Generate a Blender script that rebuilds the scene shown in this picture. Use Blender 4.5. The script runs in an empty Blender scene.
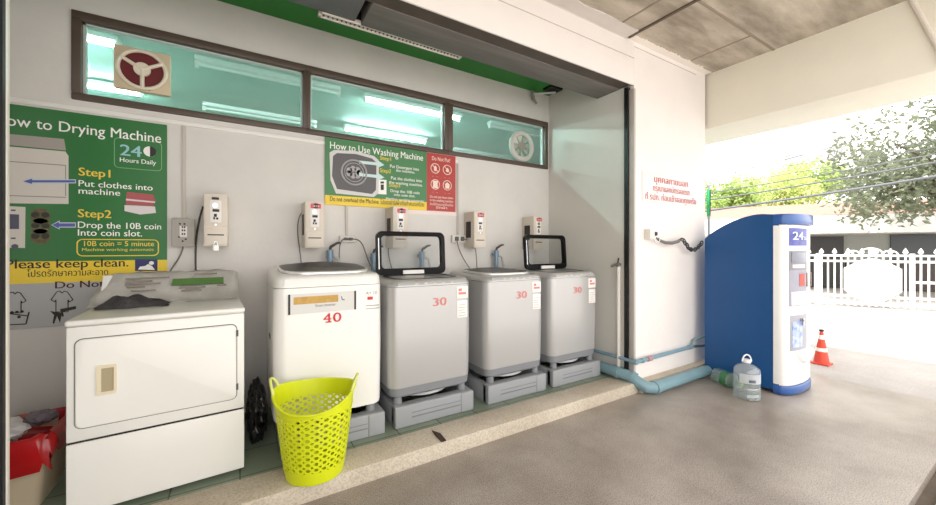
import bpy, bmesh, math, random
from mathutils import Vector, Matrix
random.seed(7)
S = bpy.context.scene
COL = S.collection
PI = math.pi

# ------------------------------------------------------------------ camera, light, exposure
FPX, CX, CY = 372.0, 468.0, 248.0
YAW = math.radians(58.5); CA, SA = math.cos(YAW), math.sin(YAW)
EYE = Vector((0.0, -3.24, 1.325))
cd = bpy.data.cameras.new('camera'); cam = bpy.data.objects.new('camera', cd); COL.objects.link(cam)
cam.location = EYE; cam.rotation_euler = (PI/2, 0, YAW-PI/2)
cd.sensor_width = 36; cd.lens = 36*FPX/936; cd.shift_y = -4.5/936; cd.clip_start = .03; cd.clip_end = 400
S.camera = cam
w = bpy.data.worlds.new('sky'); S.world = w; w.use_nodes = True
bg = w.node_tree.nodes['Background']; bg.inputs[0].default_value = (1.0, .985, .965, 1); bg.inputs[1].default_value = 4.6
sd = bpy.data.lights.new('sun', 'SUN'); sun = bpy.data.objects.new('sun', sd); COL.objects.link(sun)
sd.energy = 10; sd.angle = .02; sd.color = (1, .97, .93)
sun.rotation_euler = Vector((.40, .25, -.86)).to_track_quat('-Z', 'Y').to_euler()
S.view_settings.view_transform = 'Standard'; S.view_settings.look = 'None'
S.view_settings.gamma = 1; S.view_settings.use_curve_mapping = False
S.view_settings.exposure = -.58

# ------------------------------------------------------------------ helpers
def onY(px, py, Y):                       # point of the plane y=Y that a photo measurement falls on
    u, v = (px-CX)/FPX, (CY-py)/FPX
    t = (Y-EYE.y)/(SA-u*CA)
    return (CA+u*SA)*t, EYE.z+v*t
def lin(c):
    return tuple(((x/255)/12.92 if x/255 <= .04045 else (((x/255)+.055)/1.055)**2.4) for x in c)
MATS = {}
def mat(name, rgb, rough=.5, metal=0, var=0, scale=8, bump=0, bscale=60, coat=0, trans=0, rgb2=None, stretch=None, emit=0, spec=.5, detail=4):
    if name in MATS: return MATS[name]
    m = bpy.data.materials.new(name); m.use_nodes = True
    nt = m.node_tree; N, L = nt.nodes, nt.links; b = N['Principled BSDF']
    c = lin(rgb); b.inputs['Base Color'].default_value = (*c, 1)
    b.inputs['Roughness'].default_value = rough; b.inputs['Metallic'].default_value = metal
    b.inputs['Coat Weight'].default_value = coat; b.inputs['Transmission Weight'].default_value = trans
    b.inputs['Specular IOR Level'].default_value = spec
    if emit:
        b.inputs['Emission Color'].default_value = (*c, 1); b.inputs['Emission Strength'].default_value = emit
    if var or bump or rgb2:
        tc = N.new('ShaderNodeTexCoord'); mp = N.new('ShaderNodeMapping'); L.new(tc.outputs['Object'], mp.inputs[0])
        if stretch: mp.inputs['Scale'].default_value = stretch
    if var or rgb2:
        n = N.new('ShaderNodeTexNoise'); n.inputs['Scale'].default_value = scale; n.inputs['Detail'].default_value = detail
        n.inputs['Roughness'].default_value = .62
        L.new(mp.outputs[0], n.inputs['Vector'])
        r = N.new('ShaderNodeValToRGB'); L.new(n.outputs[0], r.inputs[0])
        r.color_ramp.elements[0].position = .32; r.color_ramp.elements[1].position = .68
        c2 = lin(rgb2) if rgb2 else tuple(x*(1-var) for x in c)
        r.color_ramp.elements[0].color = (*c2, 1); r.color_ramp.elements[1].color = (*c, 1)
        L.new(r.outputs[0], b.inputs['Base Color'])
    if bump:
        n2 = N.new('ShaderNodeTexNoise'); n2.inputs['Scale'].default_value = bscale; n2.inputs['Detail'].default_value = 5
        L.new(mp.outputs[0], n2.inputs['Vector'])
        bp = N.new('ShaderNodeBump'); bp.inputs['Strength'].default_value = bump; bp.inputs['Distance'].default_value = .01
        L.new(n2.outputs[0], bp.inputs['Height']); L.new(bp.outputs[0], b.inputs['Normal'])
    MATS[name] = m; return m
def pane_mat(name, tint, gloss=.12, rough=.02, milk=0, milkc=(1, 1, 1)):
    if name in MATS: return MATS[name]
    m = bpy.data.materials.new(name); m.use_nodes = True; nt = m.node_tree; N, L = nt.nodes, nt.links; N.clear()
    t = N.new('ShaderNodeBsdfTransparent'); t.inputs[0].default_value = (*tint, 1)
    g = N.new('ShaderNodeBsdfGlossy'); g.inputs['Roughness'].default_value = rough
    mx = N.new('ShaderNodeMixShader'); mx.inputs[0].default_value = gloss
    L.new(t.outputs[0], mx.inputs[1]); L.new(g.outputs[0], mx.inputs[2]); last = mx
    if milk:
        d = N.new('ShaderNodeBsdfDiffuse'); d.inputs[0].default_value = (*milkc, 1)
        m2 = N.new('ShaderNodeMixShader'); m2.inputs[0].default_value = milk
        L.new(mx.outputs[0], m2.inputs[1]); L.new(d.outputs[0], m2.inputs[2]); last = m2
    o = N.new('ShaderNodeOutputMaterial'); L.new(last.outputs[0], o.inputs[0]); MATS[name] = m; return m

def rrect(hx, hy, r, n=6, cx=0, cy=0):
    p = []
    for (sx, sy, a0) in ((1, 1, 0), (-1, 1, 90), (-1, -1, 180), (1, -1, 270)):
        for k in range(n+1):
            a = math.radians(a0+90*k/n)
            p.append((cx+sx*(hx-r)+r*math.cos(a), cy+sy*(hy-r)+r*math.sin(a)))
    return p

class MB:
    def __init__(s): s.bm = bmesh.new(); s.lines = []
    def face(s, pts):
        return s.bm.faces.new([s.bm.verts.new(p) for p in pts])
    def box(s, x0, x1, y0, y1, z0, z1, bev=0, seg=2):
        if x1 < x0: x0, x1 = x1, x0
        if y1 < y0: y0, y1 = y1, y0
        if z1 < z0: z0, z1 = z1, z0
        v = [s.bm.verts.new((x, y, z)) for x in (x0, x1) for y in (y0, y1) for z in (z0, z1)]
        F = [s.bm.faces.new([v[i] for i in q]) for q in ((0, 1, 3, 2), (4, 6, 7, 5), (0, 4, 5, 1), (2, 3, 7, 6), (0, 2, 6, 4), (1, 5, 7, 3))]
        if bev:
            E = list({e for f in F for e in f.edges})
            bmesh.ops.bevel(s.bm, geom=E, offset=bev, segments=seg, affect='EDGES', profile=.5)
        return s
    def tube(s, pts, r, n=10, closed=False, caps=True):
        pts = [Vector(p) for p in pts]; m = len(pts); rs = r if isinstance(r, (list, tuple)) else [r]*m
        def tg(i):
            a = pts[(i-1) % m] if (closed or i > 0) else pts[i]; b = pts[(i+1) % m] if (closed or i < m-1) else pts[i]
            return (b-a).normalized()
        t0 = tg(0); up = Vector((0, 0, 1)) if abs(t0.z) < .9 else Vector((1, 0, 0)); nrm = (up-t0*up.dot(t0)).normalized()
        rings = []
        for i in range(m):
            t = tg(i); nrm = (nrm-t*nrm.dot(t)).normalized(); bn = t.cross(nrm)
            rings.append([s.bm.verts.new(pts[i]+rs[i]*(math.cos(2*PI*k/n)*nrm+math.sin(2*PI*k/n)*bn)) for k in range(n)])
        R = rings+[rings[0]] if closed else rings
        for a, b in zip(R, R[1:]):
            for k in range(n): s.bm.faces.new((a[k], a[(k+1) % n], b[(k+1) % n], b[k]))
        if caps and not closed:
            s.bm.faces.new(rings[0][::-1]); s.bm.faces.new(rings[-1])
        return s
    def cyl(s, p0, p1, r0, r1=None, n=24): return s.tube([p0, p1], [r0, r0 if r1 is None else r1], n)
    def ring(s, c, axis, R, r, n=32, m=8):
        a = Vector(axis).normalized(); u = a.orthogonal().normalized(); v = a.cross(u); c = Vector(c)
        return s.tube([c+R*(math.cos(2*PI*k/n)*u+math.sin(2*PI*k/n)*v) for k in range(n)], r, m, closed=True)
    def lathe(s, prof, c=(0, 0, 0), n=24, sx=1, sy=1):
        loops = [[(c[0]+r*sx*math.cos(2*PI*k/n), c[1]+r*sy*math.sin(2*PI*k/n), c[2]+z) for k in range(n)] for r, z in prof]
        return s.loft(loops)
    def loft(s, loops, cap0=True, cap1=True, closed=True):
        V = [[s.bm.verts.new(p) for p in l] for l in loops]; n = len(V[0])
        for a, b in zip(V, V[1:]):
            for k in range(n if closed else n-1): s.bm.faces.new((a[k], a[(k+1) % n], b[(k+1) % n], b[k]))
        if cap0: s.bm.faces.new(V[0][::-1])
        if cap1: s.bm.faces.new(V[-1])
        return s
    def prism(s, pts, vec):
        vec = Vector(vec); return s.loft([[Vector(p) for p in pts], [Vector(p)+vec for p in pts]])
    def plate(s, pts2, y, t=.001):          # flat shape in a wall plane facing -y: list of (x, z)
        return s.prism([(x, y, z) for x, z in pts2], (0, t, 0))
    def text(s, body, x0, x1, z, h, y, off=.0, at=None, ext=.0004, align='fit'):
        cu = bpy.data.curves.new('t', 'FONT'); cu.body = body; cu.size = 1; cu.offset = 0; cu.extrude = 0; cu.resolution_u = 3
        o = bpy.data.objects.new('t', cu); COL.objects.link(o)
        dg = bpy.context.evaluated_depsgraph_get(); dg.update()
        me = bpy.data.meshes.new_from_object(o.evaluated_get(dg))
        xs = [v.co.x for v in me.vertices]
        if xs:
            a, b = min(xs), max(xs); kz = h/.73
            kx = (x1-x0)/(b-a) if x1 is not None else kz
            f = at or (lambda X, Z: (X, y, Z))
            for v in me.vertices: v.co = Vector(f(x0+(v.co.x-a)*kx, z+v.co.y*kz))
            ln = MB(); s.lines.append(ln); ln.bm.from_mesh(me)
            if off:                              # heavier strokes: a second pass beside the first
                sh = Vector(f(x0+off*kx*1.6, z))-Vector(f(x0, z))
                for v in me.vertices: v.co = v.co+sh+Vector((0, -.00025, 0))
                ln.bm.from_mesh(me)
        bpy.data.objects.remove(o); bpy.data.curves.remove(cu); bpy.data.meshes.remove(me)
        return s
    def build(s, name, m, parent=None, local=False, smooth=True, angle=35, label=None, normals=True):
        if s.lines:                              # each written line is a part of its own
            os_ = [l.build(name, m, parent, local, smooth, angle, label, normals) for l in s.lines]; s.lines = []
            if not len(s.bm.faces): s.bm.free(); return os_[0]
            name = 'symbol' if name == 'lettering' else name
        if normals: bmesh.ops.recalc_face_normals(s.bm, faces=s.bm.faces)
        me = bpy.data.meshes.new(name)
        if parent is not None and not local:
            r = parent
            while r.parent: r = r.parent
            s.bm.transform(r.matrix_basis.inverted())
        s.bm.to_mesh(me); s.bm.free()
        for mm in (m if isinstance(m, (list, tuple)) else [m]): me.materials.append(mm)
        if smooth:
            me.shade_smooth(); me.set_sharp_from_angle(angle=math.radians(angle))
        o = bpy.data.objects.new(name, me); COL.objects.link(o)
        if parent is not None: o.parent = parent
        if label: o['label'] = label
        return o
def split(mb, name, m, parent, **k):       # every separate piece a part of its own
    bm = mb.bm; bm.verts.ensure_lookup_table(); seen = set(); out = []
    for v in bm.verts:
        if v in seen: continue
        st, grp = [v], []; seen.add(v)
        while st:
            a = st.pop(); grp.append(a)
            for e in a.link_edges:
                b = e.other_vert(a)
                if b not in seen: seen.add(b); st.append(b)
        n = MB(); mp = {x: n.bm.verts.new(x.co) for x in grp}
        for f in {f for x in grp for f in x.link_faces}: n.bm.faces.new([mp[x] for x in f.verts])
        out.append(n.build(name, m, parent, **k))
    bm.free(); return out
def setp(o, label, cat, group=None):
    o['label'] = label; o['category'] = cat
    if group: o['group'] = group
    return o
def thing(name, label, cat, loc=(0, 0, 0), rotz=0, group=None):
    o = bpy.data.objects.new(name, None); COL.objects.link(o); o.empty_display_size = .1
    o.location = loc; o.rotation_euler = (0, 0, rotz)
    o.matrix_basis = Matrix.Translation(loc) @ Matrix.Rotation(rotz, 4, 'Z')
    return setp(o, label, cat, group)
def struct(name, mb, m, parent=None, **k):
    o = mb.build(name, m, parent, **k)
    if parent is None: o['kind'] = 'structure'
    return o
def kids(o): return [c for c in COL.objects if c.parent == o]
def copy_tree(o, parent=None):
    c = o.copy(); COL.objects.link(c)
    if parent is not None: c.parent = parent
    for ch in kids(o): copy_tree(ch, c)
    return c
def box(*a, **k): return MB().box(*a, **k)

# ------------------------------------------------------------------ materials
WALL = mat('painted_wall', (224, 220, 215), .75, var=.10, scale=1.6, bump=.12, bscale=30)
PILLAR = mat('cream_plaster', (238, 231, 226), .7, var=.05, scale=2.2, bump=.2, bscale=25)
GREENC = mat('green_ceiling_paint', (28, 122, 34), .5, var=.15, scale=2)
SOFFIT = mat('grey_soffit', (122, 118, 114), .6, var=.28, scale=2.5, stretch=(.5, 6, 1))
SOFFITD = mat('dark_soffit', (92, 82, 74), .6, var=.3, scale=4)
BROWN = mat('brown_frame', (88, 74, 64), .45, var=.12, scale=8)
BLACK = mat('black_rail', (16, 16, 17), .5)
WHITE = mat('white_paint', (240, 238, 232), .45)
TEAL = mat('teal_paint', (160, 196, 184), .7, var=.12, scale=2.5)
PLASTICW = mat('white_enamel', (240, 238, 233), .28, var=.03, scale=3, coat=.3)
DRYW = mat('dryer_enamel', (238, 236, 230), .3, var=.04, scale=2, coat=.2)
SILVER = mat('silver_body', (188, 187, 186), .32, metal=.3, coat=.25)
SILVERS = mat('polished_silver', (226, 225, 224), .22, metal=.35)
GREYP = mat('grey_plastic', (150, 152, 155), .45)
GREYD = mat('grey_skirt', (128, 130, 134), .45)
DARK = mat('black_plastic', (10, 10, 11), .35, spec=.18)
TUB = mat('dark_tub', (48, 48, 52), .4, metal=.3)
RED = mat('red_print', (206, 48, 52), .5)
REDF = mat('faded_red_print', (222, 128, 122), .5)
BLUEM = mat('deep_blue_shell', (14, 76, 134), .38, var=.06, scale=3)
BLUET = mat('blue_cap', (42, 88, 156), .3, coat=.3)
PVC = mat('blue_pvc', (128, 160, 170), .4, var=.12, scale=5)
YELLOW = mat('yellow_plastic', (214, 222, 22), .4)
BEIGE = mat('beige_metal', (222, 212, 198), .5, var=.05, scale=6)
BEIGED = mat('beige_edge', (160, 148, 134), .5)
CHROME = mat('chrome', (200, 200, 202), .18, metal=1)
GLASS = pane_mat('lid_glass', (.90, .91, .91), .015, .03)
PANE = pane_mat('window_glass', (.88, .95, .93), .05, .02, milk=.10, milkc=(.80, .90, .87))
SGREEN = mat('sign_green', (40, 112, 52), .38)
SGREEN2 = mat('sign_green_pale', (66, 128, 76), .4)
SYEL = mat('sign_yellow', (238, 206, 50), .4)
SRED = mat('sign_red', (178, 52, 44), .4)
SGREY = mat('sign_grey', (178, 178, 178), .45)
INKW = mat('ink_white', (246, 246, 240), .5)
INKY = mat('ink_yellow', (236, 206, 74), .5)
INKK = mat('ink_dark', (40, 34, 30), .5)
INKM = mat('ink_maroon', (74, 26, 36), .5)
INKB = mat('ink_blue', (84, 96, 164), .5)
INKC = mat('ink_pale_blue', (150, 200, 206), .5)
PAPER = mat('white_label', (238, 234, 230), .5)
CABLE = mat('grey_cable', (120, 116, 110), .5)
CONC = mat('ceiling_concrete', (208, 197, 181), .85, rgb2=(140, 129, 113), scale=1.9, stretch=(.6, 2.4, 1), bump=.4, bscale=14, detail=8)

# floor of washed concrete: mottled grey brown with fine grains
def grain_mat(name, a, b, spk, sc, rough, bump, s1=1.2, dmin=.42):
    m = bpy.data.materials.new(name); m.use_nodes = True; nt = m.node_tree; N, L = nt.nodes, nt.links; P = N['Principled BSDF']
    tc = N.new('ShaderNodeTexCoord')
    n1 = N.new('ShaderNodeTexNoise'); n1.inputs['Scale'].default_value = s1; n1.inputs['Detail'].default_value = 6; n1.inputs['Roughness'].default_value = .65
    n2 = N.new('ShaderNodeTexNoise'); n2.inputs['Scale'].default_value = sc; n2.inputs['Detail'].default_value = 3
    for n in (n1, n2): L.new(tc.outputs['Object'], n.inputs['Vector'])
    r1 = N.new('ShaderNodeValToRGB'); r1.color_ramp.elements[0].position = .35; r1.color_ramp.elements[1].position = .66
    r1.color_ramp.elements[0].color = (*lin(a), 1); r1.color_ramp.elements[1].color = (*lin(b), 1); L.new(n1.outputs[0], r1.inputs[0])
    r2 = N.new('ShaderNodeValToRGB'); r2.color_ramp.elements[0].position = .36; r2.color_ramp.elements[1].position = .56
    k = dmin; r2.color_ramp.elements[0].color = (k, k, k, 1); r2.color_ramp.elements[1].color = (1, 1, 1, 1); L.new(n2.outputs[0], r2.inputs[0])
    mx = N.new('ShaderNodeMix'); mx.data_type = 'RGBA'; mx.blend_type = 'MULTIPLY'; mx.inputs[0].default_value = spk
    L.new(r1.outputs[0], mx.inputs[6]); L.new(r2.outputs[0], mx.inputs[7]); L.new(mx.outputs[2], P.inputs['Base Color'])
    P.inputs['Roughness'].default_value = rough
    bp = N.new('ShaderNodeBump'); bp.inputs['Strength'].default_value = bump; bp.inputs['Distance'].default_value = .004
    L.new(n2.outputs[0], bp.inputs['Height']); L.new(bp.outputs[0], P.inputs['Normal'])
    MATS[name] = m; return m
FLOORM = grain_mat('washed_concrete', (146, 134, 122), (186, 175, 165), .85, 150, .34, .25)
KERBM = grain_mat('pebble_wash_kerb', (190, 176, 156), (214, 202, 184), .45, 110, .6, .4)
ROADM = grain_mat('sunlit_concrete', (160, 153, 148), (180, 172, 167), .2, 60, .8, .2)
def tile_mat():
    m = bpy.data.materials.new('green_floor_tile'); m.use_nodes = True; nt = m.node_tree; N, L = nt.nodes, nt.links; P = N['Principled BSDF']
    tc = N.new('ShaderNodeTexCoord'); b = N.new('ShaderNodeTexBrick'); L.new(tc.outputs['Object'], b.inputs['Vector'])
    b.offset = 0; b.inputs['Scale'].default_value = 1; b.inputs['Brick Width'].default_value = .3; b.inputs['Row Height'].default_value = .3
    b.inputs['Mortar Size'].default_value = .004
    b.inputs['Color1'].default_value = (*lin((120, 132, 114)), 1); b.inputs['Color2'].default_value = (*lin((134, 146, 127)), 1)
    b.inputs['Mortar'].default_value = (*lin((70, 74, 62)), 1)
    L.new(b.outputs[0], P.inputs['Base Color']); P.inputs['Roughness'].default_value = .4
    return m
TILE = tile_mat()

# ------------------------------------------------------------------ the setting
PZ = .095                      # platform height
RX = 3.10                      # right return wall
XL = -1.5                      # left end of the bay
struct('floor', box(-6, 5.15, -2.79, -1.15, -.2, 0), FLOORM)
struct('trim_1', box(-6, 5.15, -2.86, -2.79, -.2, -.055), mat('gutter_concrete', (112, 98, 84), .8, var=.3, scale=12))
struct('floor_yard', box(-12, 5.15, -12, -2.86, -.2, -.012), mat('yard_concrete', (186, 181, 176), .8, var=.12, scale=3))
struct('ground', box(5.15, 60, -40, 40, -.25, -.03), ROADM)
struct('floor_platform', box(XL, RX, -.92, 0, -.1, PZ), TILE)
kb = MB(); kb.box(XL, 3.11, -1.15, -.92, -.1, PZ+.001, bev=.008); struct('trim_2', kb, KERBM)
kb = MB(); kb.box(3.12, 4.39, -1.18, -1.09, -.1, PZ, bev=.006); struct('trim_3', kb, KERBM)

wb = MB()
WX0, WX1, WZ0, WZ1 = -.885, 3.075, 2.245, 2.795
wb.box(XL-.1, 5.0, 0, .12, -.1, WZ0); wb.box(XL-.1, 5.0, 0, .12, WZ1, 3.3)
wb.box(XL-.1, WX0, 0, .12, WZ0, WZ1); wb.box(WX1, 5.0, 0, .12, WZ0, WZ1)
struct('wall_back', wb, WALL)
struct('wall_right', box(RX, RX+.1, -1.02, 0, -.1, 3.25), mat('return_wall_paint', (222, 219, 212), .6, var=.06, scale=1.4))
struct('wall_front', box(RX+.02, 4.39, -1.10, -.02, PZ, 3.25), PILLAR)
struct('wall_left', box(XL-.1, XL, -1.1, 0, -.1, 3.25), WALL)
struct('light_block_left', box(-1.3, -.955, -3.5, -1.14, 0, 3.25), mat('light_block_grey', (150, 144, 136), .8))  # unseen block added to keep light from the left off the bay
struct('ceiling', box(XL, RX, -.78, 0, 3.115, 3.25), GREENC)
bm_ = MB(); bm_.box(XL, RX+.02, -1.10, -1.085, 2.838, 3.25, bev=.003); bm_.box(XL, RX+.02, -1.085, -.86, 2.99, 3.25)
struct('beam', bm_, PILLAR)
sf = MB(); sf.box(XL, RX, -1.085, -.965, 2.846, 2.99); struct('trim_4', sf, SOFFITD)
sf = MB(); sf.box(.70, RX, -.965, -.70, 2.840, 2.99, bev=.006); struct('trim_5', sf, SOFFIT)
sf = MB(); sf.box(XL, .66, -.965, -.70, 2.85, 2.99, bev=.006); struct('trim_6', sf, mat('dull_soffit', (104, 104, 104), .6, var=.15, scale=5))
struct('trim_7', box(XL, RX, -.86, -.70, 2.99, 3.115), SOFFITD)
# porch ceiling, roof slab, far lintel
struct('ceiling_porch', box(-6, 4.42, -4.2, -1.1, 3.25, 3.45), CONC)
struct('roof', box(-6, 5.15, -4.2, 5.2, 3.45, 3.8), CONC)
li = MB(); li.box(4.42, 5.12, -4.2, -.4, 2.645, 3.45, bev=.01)
struct('trim_8', li, mat('lintel_plaster', (236, 231, 216), .7, var=.05, scale=2, bump=.2, bscale=20))
# ceiling joints and the painted ragged band along the wall head
jm = mat('joint_dark', (96, 84, 72), .9)  # dark brown of the wide ceiling joint
jl = mat('joint_fine', (150, 138, 122), .9)
jt = MB()
jt.box(3.005, 3.03, -4.2, -1.12, 3.238, 3.255)
struct('trim_9', jt, jm)
jt = MB()
jt.box(3.04, 4.42, -1.722, -1.702, 3.243, 3.255); jt.box(3.94, 3.952, -1.70, -1.15, 3.245, 3.255)
for x in (2.78, ): jt.box(x-.008, x+.008, -4.2, -1.2, 3.245, 3.255)
for y in (-1.72, -2.3): jt.box(-3, 2.98, y-.01, y+.01, 3.245, 3.255)
struct('trim_10', jt, jl)
band = MB(); n = 70
def ragged(x0, x1, y0, yb, z):
    a, b = [], []
    for i in range(n+1):
        x = x0+(x1-x0)*i/n
        a.append((x, y0, z)); b.append((x, yb-.03*random.random()*random.random(), z))
    return a+b[::-1]
band.prism(ragged(3.05, 4.40, -1.095, -1.16, 3.243), (0, 0, .01))
struct('trim_11', band, mat('limewash', (240, 232, 224), .8))
bd = MB(); bd.prism(ragged(-3, 2.995, -1.102, -1.215, 3.238), (0, 0, .014)); bd.box(-3, 2.995, -1.104, -1.098, 3.232, 3.239)
struct('trim_12', bd, mat('grey_white_cornice', (214, 206, 200), .7, var=.08, scale=3))
cr = MB(); cr.box(XL, RX+.02, -1.103, -1.09, 3.085, 3.089); cr.box(3.12, 4.2, -1.103, -1.09, 3.195, 3.199); struct('trim_13', cr, mat('hairline_seam', (176, 164, 152), .8))

# room behind the clerestory
br = MB()
br.box(XL-.1, 6.5, .12, 4.4, 2.96, 3.06); struct('ceiling_back_room', br, TEAL)
br = MB(); br.box(XL-.1, 6.5, 4.4, 4.5, -.1, 3.06); br.box(XL-.2, XL-.1, .12, 4.4, -.1, 3.06); br.box(6.5, 6.6, .12, 4.4, -.1, 3.06)
br.box(5.0, 6.5, 0, .12, -.1, 3.06)
struct('wall_back_room', br, TEAL)
struct('floor_back_room', box(XL-.1, 6.5, .12, 4.4, -.1, 0), mat('back_floor', (150, 160, 150), .6))
# windows
def window(i, x0, x1, tl, tr):
    r = bpy.data.objects.new('window_%d' % i, None); COL.objects.link(r); r['kind'] = 'structure'
    r.location = ((x0+x1)/2, .03, WZ0); r.matrix_basis = Matrix.Translation(r.location)
    f = MB(); t = .042
    f.box(x0, x1, -.02, .07, WZ0, WZ0+t, bev=.004); f.box(x0, x1, -.02, .07, WZ1-t-.012, WZ1, bev=.004)
    f.box(x0, x0+tl, -.02, .07, WZ0+t, WZ1-t, bev=.004); f.box(x1-tr, x1, -.02, .07, WZ0+t, WZ1-t, bev=.004)
    f.build('window_frame', BROWN, r)
    f = MB(); b = .012
    xa, xb, za, zb = x0+tl, x1-tr, WZ0+t, WZ1-t-.012
    f.box(xa, xb, .02, .05, za, za+b); f.box(xa, xb, .02, .05, zb-b, zb); f.box(xa, xa+b, .02, .05, za, zb); f.box(xb-b, xb, .02, .05, za, zb)
    f.build('glazing_bead', mat('pale_bead', (190, 200, 196), .4), r)
    box(xa, xb, .032, .038, za, zb).build('window_pane', PANE, r)
window(1, WX0, .458, .044, .028); window(2, .458, 1.755, .028, .045); window(3, 1.755, WX1, .045, .044)

# shutter guide rails
rt = thing('shutter_rail', 'black upright shutter guide rail at the edge of the cream pillar', 'rail', (3.09, -1.05, PZ))
box(3.085, 3.12, -1.06, -1.02, PZ, 2.83).build('channel', BLACK, rt)
box(3.098, 3.124, -1.115, -1.06, PZ, 2.80, bev=.003).build('edge_strip', mat('grey_edge', (186, 180, 174), .5), rt)
lt = thing('shutter_rail', 'black and white upright shutter rail at the left picture edge', 'rail', (-.80, -1.08, PZ))
box(-.952, -.766, -1.12, -1.098, PZ, 2.83).build('channel', BLACK, lt)
box(-.790, -.764, -1.098, -1.072, PZ, 2.83, bev=.003).build('edge_strip', mat('cream_edge', (232, 226, 216), .5), lt)

# ------------------------------------------------------------------ ceiling lights of the back room
def tube_light(x0, y, lit, label):
    r = thing('tube_light', label, 'light', (x0+.6, y, 2.96), 0, 'tube lights seen through the high windows')
    z = 2.90; x1 = x0+1.2
    m = MB(); m.box(x0, x1, y-.055, y+.055, 2.918, 2.96, bev=.01); m.build('batten', mat('batten_white', (236, 242, 240), .4), r)
    m = MB()
    for x in (x0, x1-.03): m.box(x, x+.03, y-.02, y+.02, z-.03, 2.93, bev=.004)
    split(m, 'lamp_holder', WHITE, r)
    m = MB(); m.cyl((x0+.025, y, z), (x1-.025, y, z), .014, n=14)
    m.build('tube', mat('lit_tube', (226, 255, 252), .3, emit=400) if lit else mat('dark_tube', (244, 250, 248), .25), r)
tube_light(-2.05, 1.78, True, 'glowing tube light behind the square red exhaust fan')
tube_light(-2.0, .66, True, 'glowing tube light at the far left end of the first high window')
tube_light(-.33, .68, False, 'unlit white tube light spanning the first and second high windows')
tube_light(-.36, 1.88, False, 'unlit white tube light low in the first high window')
tube_light(1.11, .70, True, 'glowing tube light in the second high window, upper row')
tube_light(1.17, 1.82, True, 'glowing tube light behind the green washing sign top, lower row')
tube_light(2.73, .70, False, 'unlit tube light crossing behind the round vent in the third high window')
tube_light(2.95, 2.05, False, 'unlit tube light low in the third high window')

# exhaust fan (square board with red disc) and round ventilator set in the panes
r = thing('exhaust_fan', 'square beige exhaust fan with dark red disc in the first high window', 'fan', (-.55, -.01, 2.365))
fx, fz = -.55, 2.502
box(-.694, -.407, -.012, .030, 2.362, 2.642, bev=.004).build('mounting_board', mat('beige_board', (208, 190, 160), .6), r)
m = MB(); m.cyl((fx, -.018, fz), (fx, -.011, fz), .118, n=40); m.build('disc', mat('dark_red_disc', (104, 24, 28), .5, var=.2, scale=12), r)
m = MB(); m.ring((fx, -.022, fz), (0, 1, 0), .122, .012, 40)
m.build('ring', mat('cream_ring', (226, 216, 196), .4), r)
m = MB(); m.cyl((fx, -.034, fz), (fx, -.016, fz), .044, n=24)
for a in (90+180, 30, 150):
    a = math.radians(a); m.tube([(fx, -.026, fz), (fx+.12*math.cos(a), -.026, fz+.12*math.sin(a))], .012, 8)
m.build('spider', mat('cream_ring', (226, 216, 196), .4), r)
m = MB()
for a in (75, 15, 195, 135, 285): 
    a = math.radians(a); m.cyl((fx+.128*math.cos(a), -.018, fz+.128*math.sin(a)), (fx+.128*math.cos(a), -.01, fz+.128*math.sin(a)), .006, n=8)
split(m, 'screw', INKK, r)
r = thing('ventilator', 'round white ventilator set in the third high window', 'fan', (2.69, -.01, 2.31))
vx, vz, vr = 2.69, 2.465, .15
m = MB(); m.ring((vx, 0, vz), (0, 1, 0), vr, .024, 44); m.ring((vx, -.012, vz), (0, 1, 0), vr-.022, .008, 44)
m.build('ring', mat('vent_grey', (198, 196, 188), .4), r)
m = MB()
for k in range(8):
    a = 2*PI*k/8
    p = [(vx+rr*math.cos(a+da), .012+dy, vz+rr*math.sin(a+da)) for rr, da, dy in ((.04, 0, 0), (.125, -.1, -.012), (.125, .45, .012), (.04, .3, 0))]
    m.prism(p, (0, .002, 0))
split(m, 'blade', mat('vent_blade', (182, 178, 166), .4, metal=.3), r)
m = MB(); m.cyl((vx, -.01, vz), (vx, .025, vz), .045, n=20); m.build('hub', mat('vent_hub', (150, 144, 130), .4), r)

# louvre grille on the green ceiling beside the beam, bracket lamp arm
r = thing('ceiling_grille', 'long narrow white framed louvre grille under the green ceiling', 'grille', (1.05, -.60, 3.0))
gx0, gx1, gy0, gy1, gz = .435, 1.51, -.698, -.635, 2.855
m = MB(); m.box(gx0, gx1, gy1-.016, gy1, gz-.01, gz+.02, bev=.003); m.box(gx0, gx1, gy0, gy0+.016, gz-.01, gz+.02, bev=.003)
m.box(gx0, gx0+.022, gy0, gy1, gz-.01, gz+.02, bev=.003); m.box(gx1-.022, gx1, gy0, gy1, gz-.01, gz+.02, bev=.003)
m.build('frame', mat('grille_white', (226, 220, 210), .5), r)
m = MB()
for k in range(36):
    x = gx0+.030+k*.029; m.box(x, x+.008, gy0+.016, gy1-.016, gz-.004, gz+.03)
m.build('louvre', mat('louvre_grey', (96, 94, 90), .5), r)
box(gx0+.01, gx1-.01, gy0+.01, gy1-.01, gz+.03, 3.115).build('housing', mat('dark_housing', (30, 28, 27), .6), r)
m = MB(); m.box(2.86, 2.885, -.5, -.05, 3.085, 3.115)
r = thing('lamp_arm', 'small grey swivel arm hanging from the green ceiling corner', 'bracket', (2.83, -.06, 3.0))
m = MB(); m.tube([(2.82, -.03, 3.10), (2.82, -.05, 3.0), (2.86, -.06, 2.955)], [.018, .02, .012], 10); m.build('clamp', mat('arm_grey', (140, 138, 134), .5), r)
m = MB(); m.tube([(2.82, -.05, 3.06), (3.05, -.16, 3.09)], .012, 8); m.build('arm', mat('arm_white', (214, 212, 206), .5), r)
box(2.90, 3.08, -.24, -.12, 3.096, 3.116).build('mounting_plate', BLACK, r)

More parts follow.
